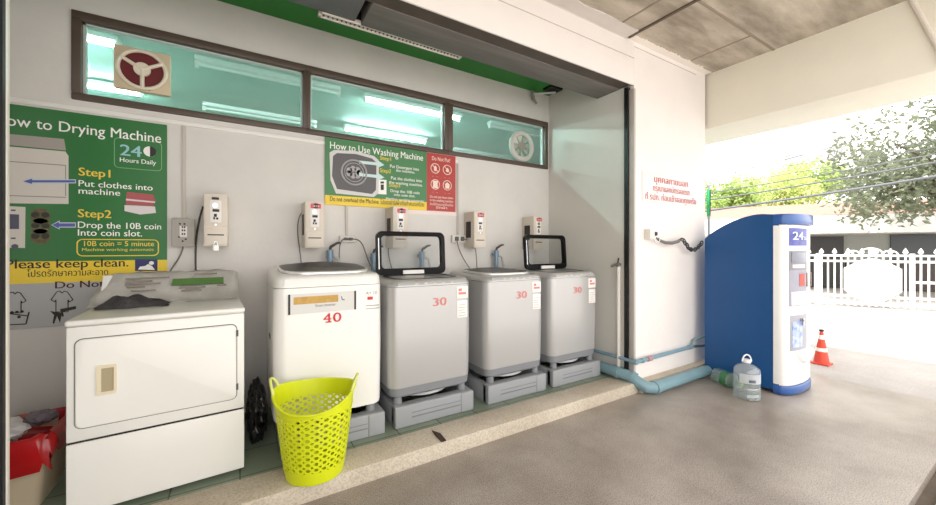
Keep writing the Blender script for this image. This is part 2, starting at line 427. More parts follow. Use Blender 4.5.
# ------------------------------------------------------------------ signs
def P(px, py, Y=-.012): return onY(px, py, Y)
def pxpoly(mb, pts, Y, t=.001): mb.plate([P(x, y, Y) for x, y in pts], Y, t)
def pxtext(mb, body, px0, px1, pyb, h, Y, off=.012):
    (x0, z), (x1, _) = P(px0, pyb, Y), P(px1, pyb, Y); mb.text(body, x0, x1, z, h, Y, off)
def outline(mb, x0, x1, z0, z1, r, t, y):
    o = rrect((x1-x0)/2, (z1-z0)/2, r, 5, (x0+x1)/2, (z0+z1)/2)
    i = rrect((x1-x0)/2-t, (z1-z0)/2-t, max(r-t, .001), 5, (x0+x1)/2, (z0+z1)/2)
    n = len(o)
    for k in range(n):
        j = (k+1) % n
        mb.face([(o[k][0], y, o[k][1]), (o[j][0], y, o[j][1]), (i[j][0], y, i[j][1]), (i[k][0], y, i[k][1])])
def disc(mb, x, z, r, y, n=24, sx=1): mb.plate([(x+sx*r*math.cos(2*PI*k/n), z+r*math.sin(2*PI*k/n)) for k in range(n)], y)
Y0, Y1, Y2 = -.0125, -.0140, -.0155
r = thing('drying_sign', 'tall green and grey drying machine instruction board behind the dryer', 'sign', (-.8, -.006, .85))
sx0, sx1 = -1.30, -.424
box(sx0, sx1, -.012, 0, 1.245, 2.162).build('green_panel', SGREEN, r)
box(sx0, sx1, -.012, 0, 1.115, 1.245).build('yellow_band', SYEL, r)
box(sx0, sx1, -.012, 0, .85, 1.115).build('grey_panel', SGREY, r)
m = MB()
xe = P(161, 140)[0]
m.text('How to Drying Machine', -1.205, xe, 2.035, .066, Y0, .01)
pxtext(m, 'Hours Daily', 119.8, 156, 161.6, .030, Y0)
pxtext(m, 'Put clothes into', 78.5, 152.5, 186, .040, Y0)
pxtext(m, 'machine', 78.5, 120, 193.5, .040, Y0)
pxtext(m, 'Drop the 10B coin', 77.8, 161, 227.8, .042, Y0)
pxtext(m, 'Into coin slot.', 77.8, 142, 235.6, .042, Y0)
m.build('lettering', INKW, r, smooth=False)
m = MB()
pxtext(m, 'Step1', 78.5, 110, 175.3, .052, Y0, .02)
pxtext(m, 'Step2', 77.8, 111, 217, .052, Y0, .02)
pxtext(m, '10B coin = 5 minute', 84, 154, 246, .034, Y0)
pxtext(m, 'Machine working automatic', 82, 154, 251, .020, Y0, .006)
(a, b), (c, d) = P(76.5, 256.5), P(159, 239.5); outline(m, a, c, b, d, .03, .006, Y0)
m.build('lettering', INKY, r, smooth=False, label='yellow lettering')
m = MB(); pxtext(m, '24', 119.9, 141, 155, .075, Y0, .02)
m.build('lettering', INKC, r, smooth=False, label='pale blue figures 24')
m = MB(); (a, b), (c, d) = P(114, 167.5), P(162, 142.5); outline(m, a, c, b, d, .025, .004, Y0); m.build('border', mat('ink_leaf', (120, 176, 120), .5), r, smooth=False)
m = MB(); x, z = P(150, 151.5); disc(m, x, z, .034, Y0); m.build('moon_disc', INKW, r, smooth=False)
m = MB(); m.plate([(x+.034*math.cos(a), z+.034*math.sin(a)) for a in [(-90+180*k/12)*PI/180 for k in range(13)]], Y1); m.build('night_half', INKK, r, smooth=False)
m = MB(); pxtext(m, 'Please keep clean.', 5, 128, 268.8, .056, Y0, .02); pxtext(m, 'โปรดรักษาความสะอาด', 27, 108, 277, .040, Y0, .012)
m.build('lettering', INKK, r, smooth=False, label='black lettering on the yellow band')
m = MB(); pxtext(m, 'Do Not Put', 55, 127, 288.5, .044, Y0, .02); m.build('lettering', INKM, r, smooth=False, label='maroon lettering')
# printed pictures
m = MB(); pxpoly(m, [(-12, 132), (64, 139), (66, 150.5), (-12, 143)], Y0); m.build('printed_console', mat('print_grey', (168, 160, 152), .5), r, smooth=False)
m = MB(); pxpoly(m, [(-12, 144.5), (65.5, 151.5), (68.5, 156), (68.5, 204), (-12, 203)], Y0); m.build('printed_dryer', mat('print_white', (214, 208, 200), .5), r, smooth=False)
m = MB()
for q in ([(-12, 159.5), (66, 165), (66, 165.8), (-12, 160.3)], [(65.2, 165), (66, 165), (66, 196), (65.2, 196)], [(-12, 194.5), (66, 197), (66, 197.8), (-12, 195.3)]): pxpoly(m, q, Y1)
m.build('printed_seam', mat('print_shade', (140, 134, 128), .5), r, smooth=False)
m = MB(); pxpoly(m, [(-3, 205.5), (25.5, 207), (25, 248), (-3, 247.5)], Y0); m.build('printed_coin_box', mat('print_white', (214, 208, 200), .5), r, smooth=False)
m = MB(); pxpoly(m, [(8, 214), (19, 214.5), (19, 229), (8, 229)], Y1)
x, z = P(15, 246.5); disc(m, x, z, .014, Y1)
for yy in (209.5, 237.5): pxpoly(m, [(11, yy), (15.5, yy), (15.5, yy+1.5), (11, yy+1.5)], Y1)
m.build('printed_slot', mat('print_slot', (84, 84, 104), .5), r, smooth=False)
m = MB()
for yy in (216, 226, 236.5):
    x, z = P(40.5, yy); disc(m, x, z, .047, Y0, sx=.9)
m.build('printed_coin', mat('print_brass', (112, 104, 66), .5, var=.5, scale=60), r, smooth=False)
m = MB()
for yy in (215, 225.5, 236):
    for xx in (35.5, 45.5):
        x, z = P(xx, yy); disc(m, x, z, .017, Y1)
split(m, 'coin_relief', mat('print_brass_dark', (46, 48, 34), .5), r, smooth=False)
m = MB()
def arrow(px0, px1, py, w=1.3, hw=2.9, hl=8): pxpoly(m, [(px0, py), (px0+hl, py-hw), (px0+hl, py-w), (px1, py-w), (px1, py+w), (px0+hl, py+w), (px0+hl, py+hw)], Y2)
arrow(23, 75, 181.3, 1.1, 2.6, 9); arrow(52, 75, 225, 1.6, 3.2, 7); m.build('arrow', INKB, r, smooth=False)
m = MB(); arrow(22, 75.8, 181.3, 2.0, 4.0, 10.5); arrow(51, 75.8, 225, 2.6, 4.6, 8.5)
for v in m.bm.verts: v.co.y += .0008
m.build('arrow_outline', mat('ink_pale', (196, 204, 222), .5), r, smooth=False)
m = MB(); pxpoly(m, [(127, 192), (153, 194.5), (156, 202), (126, 199)], Y0); pxpoly(m, [(125.5, 200), (154, 203), (154, 206), (126, 204.5)], Y0); m.build('printed_clothes', mat('print_pink', (176, 84, 88), .5), r, smooth=False)
m = MB(); pxpoly(m, [(126, 198.6), (155, 201.5), (155, 203), (126, 200.4)], Y1); pxpoly(m, [(124.5, 205), (155, 206.5), (156, 213), (140, 214.5), (124.5, 211)], Y0)
m.build('printed_clothes', mat('print_linen', (222, 214, 214), .5), r, smooth=False, label='white folded linen picture')
m = MB()
def shirt(cx, cy, k):
    q = [(-10, -2), (-5, -9), (-2, -10), (0, -8), (2, -10), (5, -9), (10, -2), (6.5, 0), (5.5, -2), (5.5, 9), (-5.5, 9), (-5.5, -2), (-6.5, 0)]
    q = [P(cx+a*k, cy+b*k) for a, b in q]
    for (a, b), (c, d) in zip(q, q[1:]+q[:1]): m.tube([(a, Y0, b), (c, Y0, d)], .0022, 4)
shirt(15, 303, 1.1); shirt(62, 302, 1.1)
for q in ([(50, 311), (62, 313), (60, 323), (57, 316), (54, 324), (52.5, 323), (54, 315)], [(60, 309), (76, 306), (76, 309), (63, 312), (64, 316), (62, 317)]): pxpoly(m, q, Y0)
for (a, b) in ((7, 312), (12, 312.5), (17, 312), (22, 311.5), (19, 317)):
    x, z = P(a, b); disc(m, x, z, .008, Y0, 10)
for a, b in (((5, 325), (26, 324)), ((26, 324), (29, 312)), ((5, 313), (28, 316))):
    (x, z), (x2, z2) = P(*a), P(*b); m.tube([(x, Y0, z), (x2, Y0, z2)], .003, 4)
m.build('pictogram', INKK, r, smooth=False)
m = MB(); pxpoly(m, [(135, 259), (157.5, 259.5), (157.5, 271), (135, 271)], Y0); m.build('pictogram_tile', mat('ink_navy', (44, 44, 104), .5), r, smooth=False)
m = MB(); x, z = P(151.5, 263); disc(m, x, z, .013, Y1, 14); pxpoly(m, [(138, 269.5), (140, 266.5), (145, 266), (148, 264), (152, 266), (155, 270)], Y1); m.build('pictogram', INKW, r, smooth=False, label='white crouching figure symbol')

# washing sign
r = thing('washing_sign', 'wide green washing machine instruction board below the second high window', 'sign', (1.2, -.02, 1.69))
ax0, ax1, ax2 = .597, 1.515, 1.83
box(ax0, ax1, -.016, -.002, 1.762, 2.24).build('green_panel', SGREEN2, r)
box(ax0, ax1, -.016, -.002, 1.684, 1.762).build('yellow_band', SYEL, r)
box(ax1, ax2, -.016, -.002, 1.684, 2.237).build('red_panel', SRED, r, label='red panel on the right')
W0, W1_, W2_ = -.0175, -.019, -.0205
m = MB()
m.text('How to Use Washing Machine', .635, 1.475, 2.150, .062, W0, .01)
for t, p0, p1, yb, hh in (('Put Detergent into', 390, 419, 167.5, .030), ('the machine.', 396, 415, 171.5, .026), ('Put the clothes into', 391, 422, 179.3, .030), ('the washing machine.', 389, 422.5, 183.5, .028), ('Drop the 10B coin', 390.5, 419.5, 192, .028), ('into coin slot.', 394, 415, 195.8, .026), ('Machine working automatic', 386, 424, 199.6, .022)):
    pxtext(m, t, p0, p1, yb, hh, W0, .01)
m.build('lettering', INKW, r, smooth=False)
m = MB()
for t, p0, yb in (('Step1', 380, 159.5), ('Step2', 380, 172), ('Step3', 389, 186.5)): pxtext(m, t, p0, p0+11, yb, .036, W0, .015)
m.build('lettering', INKY, r, smooth=False, label='yellow step headings')
m = MB(); pxtext(m, 'Do not overload the Machine. โปรดอย่าใส่ผ้าเกินกำหนดเครื่อง', 330, 424, 200.8, .040, W0, .012); m.build('lettering', INKK, r, smooth=False, label='black lettering on the yellow band')
m = MB(); pxpoly(m, [(329.5, 152.5), (334, 150), (356, 151), (374, 156), (378.5, 160), (378, 164), (372, 158.5), (356, 154), (337, 153), (333, 156), (332, 176), (337, 189), (372, 194), (376, 190), (376.5, 162), (379, 163), (378.5, 193), (374, 197), (336, 193.5), (330.5, 180)], W1_)
m.build('printed_rim', mat('print_rim', (216, 214, 212), .5), r, smooth=False)
m = MB(); pxpoly(m, [(332, 154), (338, 152.5), (356, 154), (372, 158.5), (376.8, 163), (376.5, 190), (372, 194), (336, 190), (331.5, 178)], W0); m.build('printed_drum_shade', mat('print_charcoal', (96, 94, 96), .5), r, smooth=False)
m = MB()
x, z = P(354, 172.5); m.ring((x, W1_, z), (0, 1, 0), .105, .008, 28, 6); m.ring((x, W1_, z), (0, 1, 0), .080, .004, 28, 6)
for k in range(7):
    a = k*.9; disc(m, x+.045*math.cos(a), z+.03*math.sin(a), .026, W1_, 9)
m.build('printed_drum', mat('print_steel', (170, 168, 170), .5), r, smooth=False)
m = MB()
pxpoly(m, [(359, 160.5), (378, 162.5), (378, 160.5), (384.5, 165), (378, 167.5), (378, 165.5), (359, 163.5)], W2_)
pxpoly(m, [(359, 173), (378, 175), (378, 173), (384.5, 177.5), (378, 180), (378, 178), (359, 176)], W2_)
m.build('arrow', mat('ink_ice', (206, 232, 232), .5), r, smooth=False)
m = MB(); pxpoly(m, [(378, 179.5), (386.5, 180), (386.5, 194.5), (378, 194)], W0); m.build('printed_coin_box', INKW, r, smooth=False)
m = MB(); pxpoly(m, [(380.5, 181.5), (384, 181.5), (384, 183.5), (380.5, 183.5)], W1_); pxpoly(m, [(380.8, 184.5), (383.8, 184.5), (383.8, 190), (380.8, 190)], W1_); m.build('printed_slot', INKK, r, smooth=False)
m = MB(); pxtext(m, 'Do Not Put!', 432, 450, 160, .040, W0, .015)
for t, yb in (('Do not put these items', 197.5), ('in the washing machine', 201), ('ห้ามใส่สิ่งของเหล่านี้ในเครื่อง', 205), ('ซักผ้า', 208.5)):
    k = 10 if t != 'ซักผ้า' else 4; pxtext(m, t, 441.5-k-1.5, 441.5+k+1.5, yb, .024, W0, .008)
for (cx, cy) in ((435, 168.5), (447, 170), (435, 184.5), (447, 185.5)):
    x, z = P(cx, cy); m.ring((x, W0, z), (0, 1, 0), .046, .004, 24, 6)
    if cy < 175: m.tube([(x-.032, W0-.001, z+.032), (x+.032, W0-.001, z-.032)], .004, 6)
    pxtext(m, 'xxx' if 0 else '- -', cx-3, cx+3, cy+8, .012, W0, .004)
x, z = P(435, 184.5); m.plate([(x-.028, z-.035), (x+.028, z-.035), (x+.024, z), (x+.028, z+.035), (x-.028, z+.035), (x-.024, z)], W1_)
x, z = P(447, 185.5); m.plate([(x-.02, z-.032), (x+.022, z-.03), (x+.026, z+.01), (x, z+.03), (x-.026, z+.012)], W1_)
x, z = P(435, 168.5); m.plate([(x-.012, z-.026), (x+.012, z-.026), (x+.016, z+.01), (x, z+.028), (x-.016, z+.01)], W1_)
x, z = P(447, 170); m.plate([(x-.02, z-.01), (x, z-.026), (x+.02, z-.006), (x+.004, z+.022)], W1_)
m.build('lettering', mat('ink_rose', (246, 222, 210), .5), r, smooth=False, label='pale pink writing and symbols on the red panel')
m = MB(); m.box(1.28, 1.86, -.0025, -.001, 1.645, 1.69)
setp(m.build('paper_strip', mat('pinkish_paper', (240, 226, 222), .6), None), 'pale pinkish board edge showing under the red sign panel', 'board')

# Thai notice on the pillar
r = thing('notice_board', 'white notice with red Thai writing on the cream pillar', 'sign', (3.72, -1.105, 1.77))
q = [onY(x, y, -1.104) for x, y in ((642, 169.5), (697.5, 182), (697.5, 208.5), (642, 200.5))]
box(3.238, 4.228, -1.108, -1.10, 1.765, 2.062, bev=.002).build('board', mat('notice_white', (232, 226, 222), .4), r)
m = MB(); TY = -1.1095
m.text('บุคคลภายนอก', 3.42, 4.02, 1.965, .066, TY, .03); m.text('กรุณาแลกบัตรจอดรถ', 3.40, 4.05, 1.880, .060, TY, .03); m.text('ที่ รปภ. ก่อนเข้าจอดทุกครั้ง', 3.28, 4.18, 1.792, .060, TY, .03)
m.build('lettering', mat('notice_red', (180, 52, 56), .5), r, smooth=False)
m = MB(); m.plate([(x, z) for x, z in ((3.253, 2.046), (3.266, 2.046), (3.266, 2.056), (3.253, 2.056))], TY); split(m, 'screw', CHROME, r)

# ------------------------------------------------------------------ coin boxes, outlets, conduits, taps
def coin_box():
    r = thing('coin_box', '', 'coin box', (0, 0, 0), 0, 'coin boxes on the back wall')
    m = MB(); m.box(-.068, .068, -.115, 0, 0, .355, bev=.005); m.build('case', BEIGE, r, local=True)
    m = MB(); m.box(-.060, .060, -.118, -.112, .135, .345, bev=.003); m.build('upper_door', BEIGE, r, local=True)
    m = MB(); m.box(-.060, .060, -.119, -.112, .010, .122, bev=.003); d = m.build('cash_door', BEIGE, r, local=True)
    m = MB(); m.box(-.046, .046, -.1205, -.118, .072, .080); m.build('slot', INKK, d, local=True)
    m = MB(); m.box(-.032, .032, -.1195, -.117, .160, .310, bev=.002); m.build('coin_plate', PAPER, r, local=True)
    m = MB(); m.cyl((-.004, -.126, .275), (-.004, -.118, .275), .016, n=18); m.build('coin_dial', CHROME, r, local=True)
    m = MB(); m.box(-.018, .020, -.1215, -.119, .232, .250); m.box(-.010, .006, -.122, -.119, .198, .218); m.box(-.014, -.004, -.122, -.119, .180, .196); m.box(.002, .014, -.122, -.119, .180, .194)
    m.build('coin_marks', INKK, r, local=True)
    m = MB(); m.cyl((0, -.124, .145), (0, -.117, .145), .006, n=12); m.build('lock', CHROME, r, local=True)
    m = MB(); m.box(-.0695, -.067, -.055, -.045, .10, .26); m.build('side_slot', INKK, r, local=True)
    return r
c0 = coin_box()
CB = [(-.140, 1.338, 'beige coin box with a padlock above the dryer'),
      (.488, 1.326, 'beige coin box on the wall above the machine marked 40'),
      (1.182, 1.326, 'beige coin box behind the open lid of the first grey washer'),
      (2.003, 1.326, 'beige coin box right of the red sign panel above the middle grey washer'),
      (2.762, 1.312, 'beige coin box behind the open lid of the washer in the corner')]
boxes = [c0]+[copy_tree(c0) for _ in CB[1:]]
for o, (x, z, l) in zip(boxes, CB):
    o.location = (x, -.0, z); o.matrix_basis = Matrix.Translation((x, 0, z)); o['label'] = l
m = MB(); m.box(-.022, .018, -.124, -.118, .314, .330)
m.build('display', INKK, c0, local=True)
for o in boxes[1:]:
    m = MB(); m.box(-.030, .044, -.1235, -.1175, .302, .338, bev=.002); m.cyl((.008, -.1235, .322), (.008, -.1175, .322), .022, n=14)
    m.build('sticker', mat('pink_sticker', (236, 84, 104), .5), o, local=True, label='red sticker')
    m = MB(); m.text('30', -.02, .03, .313, .015, -.1245, .01); m.build('lettering', INKW, o, local=True, smooth=False)
for me_ in {c.data for o in boxes for k in kids(o) for c in [k]+kids(k)}:     # cases are 0.2 m deep
    for v in me_.vertices:
        if v.co.y < -.05: v.co.y -= .082
r = thing('padlock', 'small silver padlock hanging from the coin box above the dryer', 'padlock', (-.14, -.207, 1.31))
box(-.158, -.122, -.215, -.201, 1.305, 1.347, bev=.004).build('body', mat('padlock_white', (236, 234, 228), .3, metal=.2), r)
m = MB(); m.tube([(-.14+.011*math.cos(a), -.208, 1.345+.026*math.sin(a)) for a in [PI*k/10 for k in range(11)]], .003, 6); m.build('shackle', CHROME, r)

r = thing('outlet_box', 'square grey outlet box on the wall left of the padlocked coin box', 'outlet', (-.33, -.03, 1.335))
box(-.395, -.268, -.045, 0, 1.335, 1.528, bev=.005).build('box', mat('outlet_grey', (176, 170, 162), .5), r)
box(-.352, -.310, -.050, -.044, 1.40, 1.475, bev=.003).build('socket_plate', PAPER, r)
m = MB()
for z in (1.415, 1.44, 1.462): m.box(-.340, -.332, -.052, -.049, z, z+.012); m.box(-.328, -.320, -.052, -.049, z, z+.012)
for x, z in ((-.350, 1.49), (-.325, 1.49), (-.355, 1.40), (-.318, 1.385), (-.335, 1.372)): m.cyl((x, -.049, z), (x, -.044, z), .006, n=10)
m.build('hole', INKK, r)
for x0, x1, z0, z1, lab in ((.712, .842, 1.372, 1.427, 'flat white double outlet above the white washer marked 40'), (1.785, 1.94, 1.378, 1.452, 'white double outlet left of the coin box beside the red sign')):
    r = thing('wall_outlet', lab, 'outlet', ((x0+x1)/2, -.03, z0))
    box(x0, x1, -.035, 0, z0, z1, bev=.005).build('box', mat('outlet_white', (224, 220, 212), .5), r)
    m = MB()
    for x in (x0+.045, x1-.045): m.box(x-.018, x+.018, -.055, -.034, z0+.018, z1-.014, bev=.006)
    split(m, 'plug', mat('plug_grey', (92, 90, 88), .5), r)
def cable(name, pts, rad, m, lab, cat='cable', group=None):
    return setp(MB().tube(pts, rad, 8).build(name, m), lab, cat, group)
def bez(p0, p1, p2, p3, n=14):
    p0, p1, p2, p3 = map(Vector, (p0, p1, p2, p3))
    return [(1-t)**3*p0+3*(1-t)**2*t*p1+3*(1-t)*t*t*p2+t**3*p3 for t in [k/n for k in range(n+1)]]
m = MB(); m.box(XL, 1.86, -.010, 0, 2.176, 2.204, bev=.003)
setp(m.build('cable_trunking', WHITE), 'long white cable trunking running under the high windows', 'trunking')
CON = mat('conduit_grey', (196, 188, 178), .5)
for x, z0, z1, lab in ((-.330, 1.53, 2.172, 'thin conduit dropping to the grey outlet box by the drying sign'), (.772, 1.428, 1.70, 'thin conduit dropping to the outlet over the white washer'), (1.862, 1.452, 2.172, 'thin conduit beside the red sign panel dropping to an outlet')):
    setp(MB().box(x-.010, x+.010, -.014, 0, z0, z1).build('conduit', CON), lab, 'conduit')
CG = 'loose cables on the back wall'
cable('power_cable', bez((-.335, -.03, 1.335), (-.345, -.03, 1.25), (-.40, -.03, 1.2), (-.42, -.04, 1.12)), .005, CABLE, 'grey cable hanging from the square outlet box behind the dryer')
cable('power_cable', bez((-.222, -.02, 1.62), (-.27, -.02, 1.45), (-.268, -.03, 1.3), (-.263, -.03, 1.11)), .006, mat('dark_cable', (70, 66, 62), .5), 'dark cable between the padlocked coin box and the dryer')
cable('power_cable', bez((.415, -.01, 1.60), (.36, -.02, 1.5), (.41, -.01, 1.34), (.414, -.03, 1.20), 16), .004, CABLE, 'thin cable below the left side of the coin box over the machine marked 40')
cable('power_cable', bez((.755, -.05, 1.40), (.68, -.06, 1.42), (.70, -.06, 1.2), (.70, -.10, 1.16)), .005, CABLE, 'looped grey cable left of the outlet over the white washer')
cable('power_cable', bez((.80, -.05, 1.40), (.95, -.06, 1.42), (.88, -.06, 1.2), (1.02, -.10, 1.10)), .005, CABLE, 'grey cable arching from the outlet over the white washer to its right')
cable('power_cable', bez((1.83, -.05, 1.40), (1.83, -.06, 1.3), (1.92, -.05, 1.18), (1.99, -.10, 1.07)), .005, CABLE, 'grey cable hanging from the outlet beside the red sign, lower one')
cable('power_cable', bez((1.89, -.05, 1.41), (2.06, -.10, 1.44), (1.99, -.13, 1.2), (2.02, -.13, 1.07)), .005, CABLE, 'grey cable from the outlet beside the red sign passing the coin box')
cable('power_cable', bez((1.14, -.01, 1.33), (1.13, -.02, 1.25), (1.15, -.03, 1.2), (1.17, -.06, 1.08)), .005, CABLE, 'thin cable below the coin box seen through the first open lid')
TAPB = mat('tap_blue_grey', (128, 150, 168), .4, metal=.3)
def tap():
    r = thing('water_tap', '', 'tap', (0, 0, 0), 0, 'taps behind the washers')
    m = MB(); m.cyl((0, -.07, 0), (0, -.07, .17), .022, n=14); m.cyl((0, -.07, .15), (0, 0, .15), .014, n=10); m.cyl((0, -.07, .12), (0, -.07, .19), .027, n=14); m.build('valve_body', TAPB, r, local=True)
    m = MB(); m.tube([(0, -.07, .19), (.005, -.075, .215), (.05, -.09, .245), (.075, -.10, .25)], [.012, .013, .011, .008], 8); m.build('lever', mat('tap_lever', (72, 60, 56), .4), r, local=True)
    m = MB(); m.tube([(.025, -.07, .14), (.06, -.09, .12), (.075, -.10, .02), (.075, -.10, -.06)], [.012, .012, .011, .011], 8); m.build('hose', mat('hose_grey', (190, 190, 188), .5), r, local=True)
    return r
t0 = tap(); TP = [(.625, 1.12, 'tap with a dark lever rising behind the white washer marked 40'), (.985, 1.09, 'tap half hidden left of the first open washer lid'), (1.44, 1.10, 'tap seen through the open lid of the first grey washer'), (2.29, 1.11, 'tap with a dark lever behind the middle grey washer')]
for o, (x, z, l) in zip([t0]+[copy_tree(t0) for _ in TP[1:]], TP):
    o.location = (x, 0, z); o['label'] = l

# ------------------------------------------------------------------ washers and their stands
def stand(x0, x1, lab):
    r = thing('appliance_stand', lab, 'stand', ((x0+x1)/2, -.5, PZ), 0, 'grey stands under the washers')
    yf, yb, h = -.845, -.22, .148; z0, z1 = PZ, PZ+h
    xs = x1-.115
    m = MB(); m.box(x0, xs+.02, yf, yf+.08, z0, z1, bev=.010, seg=3); m.box(x0, xs+.02, yb-.06, yb, z0, z1, bev=.01); m.box(x0, x0+.06, yf+.03, yb-.03, z0, z1-.007, bev=.008)
    m.build('frame', GREYP, r)
    m = MB(); m.box(xs, x1, yf-.006, yf+.08, z0, z1, bev=.012, seg=3); m.box(x1-.07, x1, yf+.03, yb, z0, z1-.001, bev=.008)
    m.build('sliding_end', GREYP, r)
    m = MB(); m.box(x0+.12, xs-.002, yf-.003, yf+.01, z0+.058, z0+.066, bev=.001); m.box(x0+.12, xs-.002, yf-.003, yf+.01, z0+.090, z0+.094, bev=.001)
    m.build('groove', mat('groove_grey', (118, 120, 124), .5), r)
    return r
STZ = PZ+.148
STN = [(.20, .822, 'grey plastic stand under the white machine marked 40'), (.893, 1.518, 'grey plastic stand under the first grey washer, beside the white one'), (1.654, 2.262, 'grey plastic stand under the middle grey washer'), (2.345, 2.966, 'grey plastic stand under the grey washer in the corner')]
for a in STN: stand(*a)

def washer(cx, hw, z_body, z_seam, ztf, ztb, shell, lid_open, lab, digits, white=False):
    yf, yb = -.815, -.14; cy, hd = (yf+yb)/2, (yb-yf)/2
    r = thing('washing_machine', lab, 'washing machine', (cx, cy, STZ), 0, 'top loading washers along the wall')
    L = lambda hx, hy, rad, z, tilt=0, dy=0: [(x, y+dy, z+tilt*(y-cy)/hd) for x, y in rrect(hx, hy, rad, 7, cx, cy)]
    # feet + skirt
    for sx in (-1, 1):
        for sy in (-1, 1):
            MB().cyl((cx+sx*(hw-.07), cy+sy*(hd-.05), STZ), (cx+sx*(hw-.07), cy+sy*(hd-.05), STZ+.06), .032, .028, 16).build('foot', GREYD, r)
    MB().lathe([(.19, .0), (.23, .012), (.23, .03), (.16, .046)], (cx, cy-.06, STZ), 28).build('base_pan', mat('pan_grey', (196, 196, 196), .4), r)
    m = MB(); m.loft([L(hw-.03, hd-.02, .05, STZ+.045), L(hw-.012, hd-.008, .06, STZ+.058), L(hw-.008, hd-.006, .06, z_body+.004)]); m.build('skirt', GREYD, r)
    m = MB(); m.loft([L(hw-.004, hd-.003, .07, z_body), L(hw, hd, .075, z_body+.01), L(hw+.004, hd+.004, .075, (z_body+z_seam)/2), L(hw+.002, hd+.002, .075, z_seam)])
    m.build('shell', shell, r, angle=50)
    # upper collar: rises towards the wall, rounded shoulders
    mid = (ztf+ztb)/2; tl = (ztb-ztf)/2
    collar = PLASTICW if white else SILVER
    m = MB(); m.loft([L(hw+.001, hd+.001, .075, z_seam+.003), L(hw, hd, .075, z_seam+.012), L(hw-.004, hd-.004, .075, mid-.028, tl*.8), L(hw-.016, hd-.016, .07, mid-.008, tl), L(hw-.034, hd-.034, .06, mid, tl)])
    m.build('collar', collar, r, angle=60)
    m = MB(); m.prism([(cx-hw+.05, yf-.006, z_seam+.016), (cx+hw-.05, yf-.006, z_seam+.016), (cx+hw-.06, yf+.008, ztf-.016), (cx-hw+.06, yf+.008, ztf-.016)], (0, .012, 0))
    m.build('control_panel', mat('panel_white', (244, 243, 240), .15, coat=.5) if white else SILVERS, r)
    if not white:
        m = MB()
        for k in range(5):
            x = cx-hw*.45+k*hw*.22; m.prism([(x, yf-.008, z_seam+.024), (x+.022, yf-.008, z_seam+.024), (x+.022, yf, ztf-.030), (x, yf, ztf-.030)], (0, .006, 0))
        split(m, 'button', mat('button_white', (226, 224, 220), .3), r)
    # tub opening
    zt = lambda y: mid+tl*(y-cy)/hd
    if lid_open:
        m = MB(); a = rrect(hw-.055, hd-.17, .10, 6, cx, cy-.10)
        m.loft([[(x, y, zt(y)+.003) for x, y in a], [(cx+(x-cx)*.86, cy-.10+(y-cy+.10)*.86, zt(y)+.003) for x, y in a], [(cx+(x-cx)*.8, cy-.10+(y-cy+.10)*.8, zt(y)-.03) for x, y in a]], cap0=False, cap1=True)
        m.build('tub_mouth', TUB, r)
        # raised lid
        y0 = -.43; zb, ztop = zt(-.43)+.004, zt(-.43)+.345; lw = hw-.030
        lean = .07
        o = rrect(lw, (ztop-zb)/2, .045, 6, cx, (ztop+zb)/2)
        o = [(x, z+(.016*(1-((x-cx)/lw)**2) if z > (zb+ztop)/2 else 0)) for x, z in o]
        i = rrect(lw-.036, (ztop-zb)/2-.042, .03, 6, cx, (ztop+zb)/2+.01)
        F = lambda pts, dy: [(x, y0+dy+lean*(z-zb), z) for x, z in pts]
        m = MB(); m.loft([F(i, -.018), F(o, -.012), F(o, .02), F(i, .022), F(i, -.018)], cap0=False, cap1=False); lid = m.build('lid', DARK, r)
        m = MB(); m.loft([F(i, -.002), F(i, .004)]); m.build('lid_glass', GLASS, lid)
        m = MB(); m.prism([(x, y0-.026, z) for x, z in ((cx-.09, zb+.006), (cx+.09, zb+.006), (cx+.09, zb+.036), (cx-.09, zb+.036))], (0, .012, 0)); m.build('lid_label', PAPER, lid)
        m = MB()
        for s in (-1, 1): m.box(cx+s*(lw-.09)-.03, cx+s*(lw-.09)+.03, y0-.01, y0+.03, zb-.02, zb+.03, bev=.006)
        split(m, 'hinge', DARK, lid)
        m = MB(); m.tube([Vector(p) for p in F([(cx-lw+.014, zb+.05), (cx-lw+.014, ztop-.05)], -.016)], .005, 6); m.build('edge_trim', CHROME, lid)
    else:
        m = MB(); a = rrect(hw-.045, hd-.08, .16, 8, cx, cy-.03)
        m.loft([[(x, y, zt(y)+.002) for x, y in a], [(x, y, zt(y)+.014) for x, y in a], [(cx+(x-cx)*.95, cy-.02+(y-cy+.02)*.95, zt(y)+.020) for x, y in a]], cap1=False)
        lid = m.build('lid', SILVERS, r)
        m = MB(); rows = []
        for k in (1., .8, .5, .2): rows.append([(cx+(x-cx)*.95*k, cy-.02+(y-cy+.02)*.95*k, zt(y)*1+.019+.018*(1-k*k)+(0 if k == 1 else 0)) for x, y in a])
        m.loft(rows, cap0=False); m.build('lid_glass', mat('smoked_glass', (12, 10, 11), .3, spec=.25), lid)
    # carrying recess on the left side, labels, price
    m = MB(); m.box(cx-hw-.006, cx-hw+.004, cy-.09, cy+.0, STZ+.50, STZ+.53, bev=.003); m.build('grip_recess', INKK, r)
    fy = yf-.0045
    return r, cx, fy
